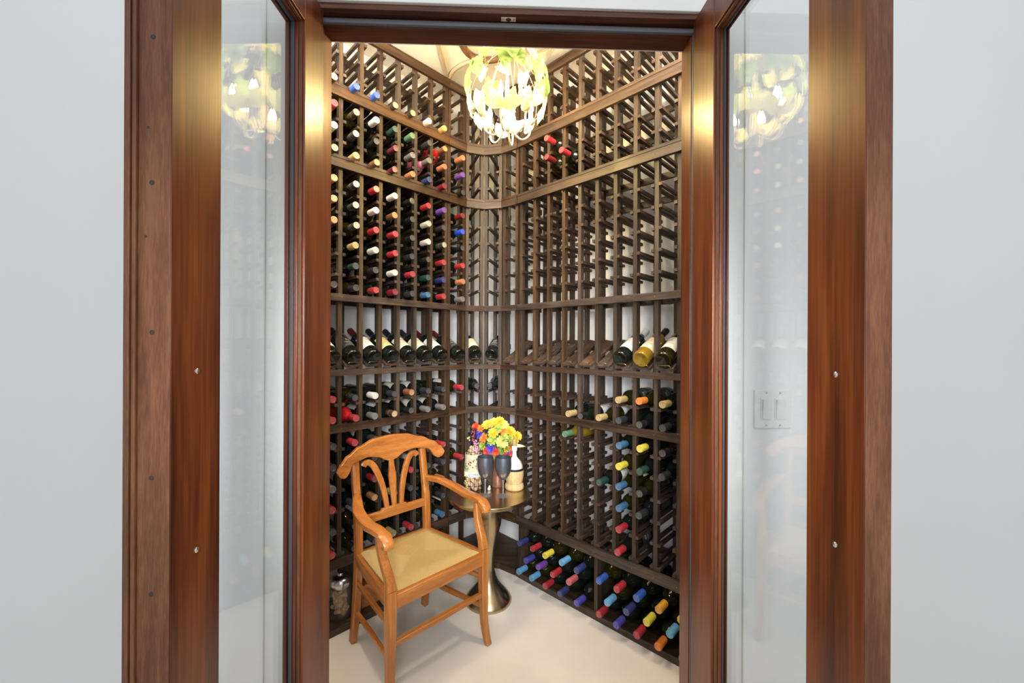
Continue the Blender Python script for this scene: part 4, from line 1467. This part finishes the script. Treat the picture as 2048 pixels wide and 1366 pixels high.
def flower_mesh(kind, rad, npet, layers, seed):
    r = random.Random(seed)
    mb = MB()
    for L_ in range(layers):
        tilt = 0.15 + 0.35 * L_
        rr = rad * (1 - 0.2 * L_)
        for i in range(npet):
            a = 2 * PI * (i + 0.5 * L_) / npet + r.uniform(-.1, .1)
            w = rr * (2.4 / npet if npet > 9 else 1.9 / npet)
            ca, sa = math.cos(a), math.sin(a)
            k = len(mb.v)
            pts = []
            for t, ww in ((0.1, 0.35), (0.45, 1.0), (0.8, 0.95), (1.0, 0.3)):
                for sd in (-1, 0, 1):
                    lat = sd * w * ww
                    h = rr * t * math.sin(tilt) - (abs(sd) - 0.5) * -0.10 * rr * (1 if t < 1 else 0)
                    f = rr * t * math.cos(tilt)
                    pts.append((ca * f - sa * lat, sa * f + ca * lat, h + 0.002 * L_))
            mb.v += pts
            for q in range(3):
                for c in range(2):
                    mb.face((k + q * 3 + c, k + q * 3 + c + 1, k + q * 3 + c + 4, k + q * 3 + c + 3))
    mb.mi = 1
    ball(mb, Vector((0, 0, rad * 0.12)), rad * 0.20, 10)
    return mb.mesh('flower', [M['pet_' + kind], M['eye_' + kind]], smooth=60)


rf = random.Random(11)
fl_center = Vector((VX + 0.004, VY - 0.01, ZT + 0.235))
spec = [('blue', .024, 14, 3, (958, 868)), ('blue', .024, 14, 3, (983, 898)), ('orange', .024, 8, 3, (968, 876)), ('orange', .022, 8, 3, (1004, 861)), ('pale yellow', .030, 10, 2, (1005, 884)),
        ('yellow', .026, 12, 3, (988, 866)), ('yellow', .026, 12, 3, (1021, 863)), ('yellow', .026, 10, 2, (990, 846)), ('yellow', .024, 10, 2, (975, 850)), ('lime', .024, 8, 3, (985, 881)), ('lime', .020, 8, 3, (1009, 873)),
        ('red', .022, 10, 3, (975, 903)), ('red', .022, 10, 3, (1003, 909)), ('red', .020, 10, 3, (1018, 908)), ('yellow', .022, 10, 2, (1030, 880)), ('red', .020, 10, 3, (952, 854)), ('pale yellow', .024, 10, 2, (1008, 850)),
        ('orange', .020, 8, 3, (1022, 893)), ('red', .020, 10, 3, (992, 903)), ('yellow', .022, 10, 2, (1036, 872)), ('lime', .022, 8, 3, (997, 857)), ('yellow', .022, 12, 3, (1000, 842)), ('orange', .020, 8, 3, (962, 858)), ('lime', .020, 8, 3, (1022, 878)),
        ('orange', .022, 10, 3, (986, 910)), ('yellow', .020, 10, 2, (1015, 897)), ('lime', .020, 8, 3, (966, 892)), ('blue', .016, 14, 3, (1017, 902))]
ncol = {}
fpos = []
for kind, rad, npet, lay, (px, py) in spec:
    # put each bloom on the bouquet's dome
    u, w = (px - 1024) / F_PX, -(py - 688) / F_PX
    yy = VY - 0.055 + 0.9 * abs(px - 992) / 1000.0 + 0.5 * abs(py - 875) / 1000.0
    p = Vector((u * yy, yy, CAM_H + w * yy))
    o = link('flower', flower_mesh(kind, rad * 1.25, npet, lay, px))
    dirv = ((p - fl_center).normalized() * 0.7 + Vector((0, -0.8, 0.25))).normalized()
    o.location = p
    o.rotation_euler = dirv.to_track_quat('Z', 'Y').to_euler()
    ncol[kind] = ncol.get(kind, 0) + 1
    fpos.append((o, kind, px, py, p))
side_w = {}
for o, kind, px, py, p in fpos:
    hz = 'beside the cork holder' if px < 970 else 'in the middle of the bouquet' if px < 1012 else 'on the chianti bottle side'
    vz = 'high' if py < 862 else 'halfway up' if py < 890 else 'low'
    lb = f"{kind} artificial flower {vz} {hz}"
    same = [q for q in fpos if q[1] == kind and (('beside the cork holder' if q[2] < 970 else 'in the middle of the bouquet' if q[2] < 1012 else 'on the chianti bottle side') == hz) and (('high' if q[3] < 862 else 'halfway up' if q[3] < 890 else 'low') == vz)]
    if len(same) > 1:
        same.sort(key=lambda q: q[2])
        lb += [', nearer the cork holder', ', nearer the chianti bottle', ', farthest from cork holder'][same.index([q for q in same if q[0] is o][0])]
    tag(o, lb, 'flower', 'artificial flowers in the woven vase')


def leaf_mesh(L_, W, mat, cup=0.15, heart=True):
    """heart or lance shaped leaf: t along the midrib, s across; scalloped rim, cupped and drooping"""
    mb = MB()
    nu, nv = 10, 8
    for i in range(nu + 1):
        t = i / nu
        if heart:
            hw = W / 2 * (1.0 - (2 * abs(t - 0.36) / 1.28) ** 2.1) ** 0.8 if t < 1 else 0.001
            hw *= 1 + 0.05 * math.sin(t * 22)
        else:
            hw = W / 2 * math.sin(PI * min(1, t ** 0.62)) ** 0.75 if 0 < t < 1 else 0.001
        for j in range(nv + 1):
            s = 2 * j / nv - 1
            x = s * hw
            y = t * L_ - (0.20 * L_ * abs(s) ** 1.3 * (1 - t) ** 3 if heart else 0)
            z = cup * abs(s) * hw * 1.2 - 0.30 * L_ * (t - 0.4) ** 2 + 0.010 * L_ * math.sin(j * 2.2 + i * 1.4)
            mb.v.append((x, y, z))
    for i in range(nu):
        for j in range(nv):
            a = i * (nv + 1) + j
            q = (a, a + 1, a + nv + 2, a + nv + 1)
            mb.face(q, [(2 * (k % (nv + 1)) / nv - 1, (k // (nv + 1)) / nu) for k in q])
    return mb.mesh('leaf', [mat], smooth=60)


lf_m = leaf_mesh(0.055, 0.026, M['foliage'], 0.3, False)
for i in range(46):
    a = rf.uniform(0, 2 * PI)
    el = rf.uniform(-0.95, 0.9)
    d = Vector((math.cos(a) * math.cos(el), math.sin(a) * math.cos(el) * 0.7, math.sin(el)))
    o = link('leaf', lf_m, vs)
    o.location = fl_center - Vector((VX, VY, ZT)) + d * 0.040
    o.rotation_euler = d.to_track_quat('Y', 'Z').to_euler()
# stems down into the vase
st = MB()
for i in range(14):
    p = fpos[i][4] - Vector((VX, VY, ZT))
    st.tube([(p.x * 0.12, p.y * 0.12, 0.095), (p.x * 0.4, p.y * 0.4, 0.16), tuple(p)], 0.0016, 5)
tag(st.build('flower_stems', M['foliage'], vs, smooth=50), kind='stuff')
# pointed cream leaf reaching to the right
lfp = link('leaf', leaf_mesh(0.062, 0.018, M['leaf_pale'], 0.2, False), vs)
lt, ln = Vector((1, 0, -0.04)).normalized(), Vector((0.0, -0.9, 0.4)).normalized()
ls = lt.cross(ln).normalized()
lfp.matrix_local = Matrix.Translation((0.088, -0.035, 0.228)) @ Matrix((ls, lt, ls.cross(lt))).transposed().to_4x4()

# chianti flask in straw
cx_, cy_ = 0.016, 2.170
cf = empty('chianti_flask', (cx_, cy_, ZT))
tag(cf, 'round chianti flask in a straw basket on the bronze table', 'bottle')
MB().lathe([(0.0001, 0.012), (0.030, 0.014), (0.042, 0.05), (0.046, 0.085), (0.0455, 0.112), (0.0425, 0.130), (0.035, 0.147), (0.023, 0.161), (0.0130, 0.172), (0.0110, 0.190), (0.0112, 0.262), (0.0001, 0.262)], None, 32, cap=False).build('flask', M['flask'], cf, smooth=60)
MB().lathe([(0.0001, 0.0), (0.044, 0.0), (0.050, 0.006), (0.051, 0.018), (0.048, 0.028), (0.041, 0.033), (0.045, 0.044), (0.0495, 0.070), (0.0500, 0.092), (0.0475, 0.112), (0.0465, 0.112), (0.045, 0.10)], None, 40, cap=False).build('straw_basket', M['straw'], cf, smooth=60)
MB().lathe([(0.0495, 0.104), (0.0500, 0.105), (0.0482, 0.114), (0.0465, 0.1145)], None, 40, cap=False).build('dark_band', M['iron'], cf, smooth=60)
MB().lathe([(0.0140, 0.205), (0.0142, 0.206), (0.0142, 0.228), (0.0130, 0.230)], None, 20, cap=False).build('neck_label', M['label_white'], cf, smooth=50)
MB().lathe([(0.0118, 0.229), (0.0125, 0.230), (0.0122, 0.262), (0.0128, 0.266), (0.0001, 0.268)], None, 20, cap=False).build('capsule', M['cap_gold'], cf, smooth=40)

# small white ornament on the table
o = MB()
ball(o, Vector((0, 0, 0.008)), 0.009, 12)
ball(o, Vector((0.002, 0, 0.020)), 0.0055, 10)
o = o.build('ornament', M['label_white'], smooth=60)
o.location = (-0.118, 2.145, ZT)
tag(o, 'tiny white ornament on the table between the goblets', 'ornament')

# ------------------------------------------------------------------ jar of corks on the left rack's bottom shelf
JP = ML @ Vector((0.034, 0.060, 0.0305))
jr = empty('glass_jar', JP)
tag(jr, 'clear glass jar with brushed steel lid on bottom shelf behind the armchair', 'jar')
MB().lathe([(0.0001, 0.0), (0.047, 0.0), (0.052, 0.006), (0.053, 0.03), (0.053, 0.135), (0.047, 0.148), (0.0455, 0.148), (0.0510, 0.133), (0.0505, 0.01), (0.0001, 0.005)], None, 36, cap=False).build('jar_body', M['jarglass'], jr, smooth=50)
MB().lathe([(0.0001, 0.149), (0.050, 0.149), (0.0515, 0.152), (0.0515, 0.168), (0.047, 0.182), (0.036, 0.192), (0.016, 0.198), (0.014, 0.205), (0.012, 0.208), (0.0001, 0.209)], None, 36, cap=False).build('lid', M['steel'], jr, smooth=40)
M['cinnamon'] = plain('old_cork', (0.42, 0.24, 0.12), 0.8, noise=0.4, nscale=90)
rj = random.Random(5)
for i in range(24):
    a = i * 2.4
    rr = rj.uniform(0.010, 0.030)
    zz = 0.026 + 0.0042 * i
    T = Matrix.Translation((rr * math.cos(a), rr * math.sin(a), zz)) @ Matrix.Rotation(a + 1.2, 4, 'Z') @ Matrix.Rotation(rj.uniform(0.2, 1.3), 4, 'Y')
    o = MB().lathe([(0.0001, -0.022), (0.0085, -0.022), (0.009, -0.020), (0.009, 0.020), (0.0085, 0.022), (0.0001, 0.022)], T, 12, cap=False).build('wine_cork', M['cinnamon'], smooth=40)
    o.location = JP
    tag(o, 'brown cork inside the clear jar with a steel lid', 'cork', 'corks in the glass jar')

# small wooden box behind the chair's legs
bx = empty('wooden_box')
bx.matrix_world = ML @ Matrix.Translation((0.170, 0.035, 0.030))
tag(bx, 'small orange wooden box on the rack bottom shelf behind the armchair legs', 'box')
MB().box(-0.055, 0.055, 0, 0.14, 0, 0.078).build('box_body', M['crate'], bx, bevel=0.002)
MB().box(-0.057, 0.057, -0.002, 0.142, 0.078, 0.088).build('lid', M['crate'], bx, bevel=0.002)

# ------------------------------------------------------------------ chandelier
CC = Vector((-0.025, 1.72, 2.405))
cd = empty('chandelier', CC)
tag(cd, 'round metal chandelier covered in painted leaves hanging from the cellar ceiling', 'chandelier')
MB().tube([(0, 0, 0.06), (0, 0, 0.30), (0, 0, CEIL - CC.z - 0.02)], 0.005, 10, up=(0, 1, 0)).build('stem', M['ivory'], cd, smooth=50)
MB().lathe([(0.0001, CEIL - CC.z - 0.035), (0.03, CEIL - CC.z - 0.033), (0.055, CEIL - CC.z - 0.015), (0.06, CEIL - CC.z), (0.0001, CEIL - CC.z)], None, 24, cap=False).build('ceiling_canopy', M['ivory'], cd, smooth=50)
MB().lathe([(0.0001, -0.17), (0.010, -0.165), (0.014, -0.15), (0.008, -0.13), (0.006, -0.05), (0.010, 0.0), (0.006, 0.06), (0.0001, 0.08)], None, 16, cap=False).build('centre_column', M['ivory'], cd, smooth=50)
rl = random.Random(21)
vm = MB()
for i in range(9):
    a = 2 * PI * i / 9
    pts = []
    for j in range(11):
        t = -0.2 + (PI * 0.97 + 0.2) * j / 10 if False else PI * (0.02 + 0.80 * j / 10)
        r_ = 0.172 * math.sin(t)
        pts.append((r_ * math.cos(a), r_ * math.sin(a), 0.172 * math.cos(t) + 0.005))
    vm.tube(pts, 0.0010, 5, up=(math.cos(a + PI / 2), math.sin(a + PI / 2), 0))
for i in range(10):          # straight wires fanning from the top ring
    a = 2 * PI * (i + 0.5) / 10
    vm.tube([(0.01 * math.cos(a), 0.01 * math.sin(a), 0.24), (0.12 * math.cos(a), 0.12 * math.sin(a), 0.10)], 0.0010, 5)
vm.build('wire_vines', M['wire'], cd, smooth=50)
NARM = 6
for i in range(NARM):
    a = 2 * PI * (i + 0.28) / NARM
    ca, sa = math.cos(a), math.sin(a)
    pts = bez([(0.008 * ca, 0.008 * sa, -0.06), (0.020 * ca, 0.020 * sa, -0.150), (0.060 * ca, 0.060 * sa, -0.192), (0.098 * ca, 0.098 * sa, -0.170), (0.106 * ca, 0.106 * sa, -0.120)], 5)
    am = MB().tube(pts, 0.0042, 8, up=(-sa, ca, 0)).build('arm', M['ivory'], cd, smooth=50)
    c = Vector((0.106 * ca, 0.106 * sa, -0.118))
    MB().lathe([(0.0001, -0.006), (0.010, -0.004), (0.019, 0.006), (0.021, 0.012), (0.010, 0.010), (0.010, 0.045), (0.0001, 0.046)], Matrix.Translation(c), 16, cap=False).build('candle_cup', M['ivory'], am, smooth=50)
    MB().lathe([(0.0001, 0.045), (0.007, 0.047), (0.011, 0.058), (0.0115, 0.068), (0.007, 0.085), (0.0025, 0.098), (0.0001, 0.102)], Matrix.Translation(c), 14, cap=False).build('bulb', M['bulb'], am, smooth=60)
leafs = [(leaf_mesh(0.088, 0.074, M['leaf_green'], 0.25), 0), (leaf_mesh(0.066, 0.058, M['leaf_pale'], 0.25), 1), (leaf_mesh(0.060, 0.054, M['leaf_yellow'], 0.3), 2)]


def ball_leaf(a, el, kind, sc, r_=0.172, spin=0.0):
    """a leaf on the wire ball at azimuth a (0 = towards the doorway) and elevation el, tip hanging down"""
    az = -PI / 2 + a
    p = Vector((r_ * math.cos(el) * math.cos(az), r_ * math.cos(el) * math.sin(az), r_ * math.sin(el)))
    nrm = Vector((math.cos(el) * math.cos(az), math.cos(el) * math.sin(az), 0.5 * math.sin(el) + 0.12)).normalized()
    tip = Vector((math.sin(spin) * math.cos(az + PI / 2), math.sin(spin) * math.sin(az + PI / 2), -math.cos(spin)))
    tip = (tip - nrm * tip.dot(nrm)).normalized()
    o = link('leaf', leafs[kind][0], cd)
    sx = tip.cross(nrm).normalized()
    R_ = Matrix((sx, tip, nrm)).transposed()
    o.matrix_local = Matrix.Translation(p - tip * 0.035) @ R_.to_4x4() @ Matrix.Scale(sc, 4)


D = math.radians
# large painted leaves facing the doorway, then the smaller ones behind and below
for a, el, k, sc, sp in ((2, 22, 0, 1.25, -.2), (14, 12, 0, 0.85, .7), (-14, 48, 0, 0.95, .8), (14, 50, 0, 0.95, -.8), (-42, 12, 0, 1.05, .25), (-62, 4, 0, 0.95, -.1), (42, 6, 0, 1.0, .1),
                         (66, -6, 0, 0.9, .2), (80, 14, 0, 0.8, 0), (-34, 28, 2, 0.95, .3), (-25, 62, 0, 0.8, 1.2), (-100, 10, 0, 0.9, 0), (120, 20, 0, 0.9, 0), (180, 10, 0, 1.0, 0), (-150, 30, 0, 0.9, 0),
                         (0, -8, 1, 0.8, .9), (-52, 44, 1, 1.0, -.4), (40, 44, 1, 1.05, .3), (58, 28, 1, 1.0, -.5), (72, 42, 1, 0.9, .4), (24, 36, 1, 0.8, 1.0), (-12, 34, 1, 0.9, 1.3),
                         (-70, -24, 1, 1.05, .2), (-48, -34, 1, 1.15, -.2), (-20, -40, 1, 1.1, .8), (8, -42, 1, 1.1, -.7), (30, -36, 1, 1.1, .2), (50, -28, 1, 1.1, -.2), (70, -22, 1, 1.0, .3), (92, -28, 1, 1.0, 0),
                         (-95, -26, 1, 1.0, 0), (-120, -34, 1, 1.1, .3), (-145, -24, 1, 1.0, -.3), (-170, -34, 1, 1.1, 0), (165, -26, 1, 1.0, .2), (140, -34, 1, 1.0, 0), (115, -28, 1, 1.0, -.2),
                         (-120, 40, 1, 0.9, 0), (150, 42, 1, 0.9, .4), (100, 46, 1, 0.9, 0), (-85, 34, 1, 0.9, .3)):
    ball_leaf(D(a), D(el), k, sc, spin=sp)
# a few leaves climbing the stem
for i, (x, y, z, s) in enumerate(((-0.012, -0.02, 0.225, 0.8), (0.02, -0.015, 0.20, 0.9), (-0.015, -0.02, 0.26, 0.7), (0.015, 0.02, 0.25, 0.7), (-0.03, 0.01, 0.21, 0.8))):
    o = link('leaf', leafs[i % 2][0], cd)
    o.location = (x, y, z)
    o.scale = (s, s, s)
    o.rotation_euler = (-1.0 - 0.2 * i, 0.3 * (i - 2), i * 1.3 + 2.6)

# ------------------------------------------------------------------ ceiling fittings
fn = empty('ceiling_fan_unit', (0.065, 1.905, CEIL))
tag(fn, 'round cooling fan with concentric wire guard fixed to the cellar ceiling', 'fan')
MB().lathe([(0.172, 0.0), (0.178, -0.02), (0.180, -0.12), (0.175, -0.13), (0.168, -0.13), (0.166, -0.05), (0.160, -0.03), (0.0001, -0.03)], None, 48, cap=False).build('housing', M['fan_rim'], fn, smooth=40)
g = MB()
for i in range(16):
    r_ = 0.02 + 0.0095 * i
    g.tube([(r_ * math.cos(2 * PI * j / 40), r_ * math.sin(2 * PI * j / 40), -0.132 - 0.014 * math.cos(r_ / 0.165 * PI / 2)) for j in range(40)], 0.0014, 5, closed=True)
for i in range(8):
    a = 2 * PI * i / 8
    g.tube([(r_ * math.cos(a), r_ * math.sin(a), -0.1345 - 0.014 * math.cos(r_ / 0.165 * PI / 2)) for r_ in (0.015, 0.06, 0.11, 0.17)], 0.0018, 5, up=(math.cos(a + PI / 2), math.sin(a + PI / 2), 0))
g.build('wire_guard', M['fan_rim'], fn, smooth=50)
g = MB()
for i in range(5):
    T = Matrix.Translation((0, 0, -0.085)) @ Matrix.Rotation(2 * PI * i / 5, 4, 'Z') @ Matrix.Rotation(0.4, 4, 'X')
    g.box(0.02, 0.150, -0.038, 0.038, -0.0015, 0.0015, T)
g.lathe([(0.0001, -0.11), (0.03, -0.108), (0.034, -0.06), (0.034, -0.03)], None, 20, cap=False)
g.build('blades', M['fan'], fn)


def cp(px, py, z):
    """a point on the ceiling seen at that pixel, rounded to the centimetre"""
    y = (z - CAM_H) * F_PX / (688 - py)
    return (round((px - 1024) / F_PX * y, 2), round(y, 2), z)


def pipe(nm, pts, r, mat, lb):
    o = MB().tube(bez(pts, 8), r, 12).build(nm, mat, smooth=60)
    tag(o, lb, 'pipe', 'pipes along the cellar ceiling')


pipe('conduit', [cp(871, 60, 2.935), cp(873, 85, 2.935), cp(884, 125, 2.935), cp(893, 170, 2.935), (-0.41, 2.60, 2.935)], 0.011, M['tan_pipe'], 'straight tan conduit running along the cellar ceiling to the left-wall rack')
pipe('conduit', [(-0.38, 2.60, 2.935), cp(897, 166, 2.935), cp(903, 146, 2.935), cp(922, 130, 2.935), cp(950, 122, 2.935), cp(985, 117, 2.935), cp(1010, 100, 2.935)], 0.011, M['tan_pipe'], 'curved tan conduit bending across the ceiling towards the fan')
pipe('insulated_pipe', [cp(915, 70, 2.92), cp(922, 92, 2.92), cp(936, 110, 2.92), cp(958, 121, 2.92), cp(985, 121, 2.92), cp(1010, 112, 2.92)], 0.017, M['copper_pipe'], 'thick brown insulated pipe curving over the cellar ceiling')
pipe('drain_pipe', [(0.235, 1.99, 2.86), (0.235, 2.03, 2.90), cp(1092, 112, 2.93), cp(1080, 126, 2.93), cp(1060, 138, 2.93), (-0.02, 2.62, 2.93)], 0.014, M['pvc'], 'white plastic drain pipe with elbow beside the ceiling fan')
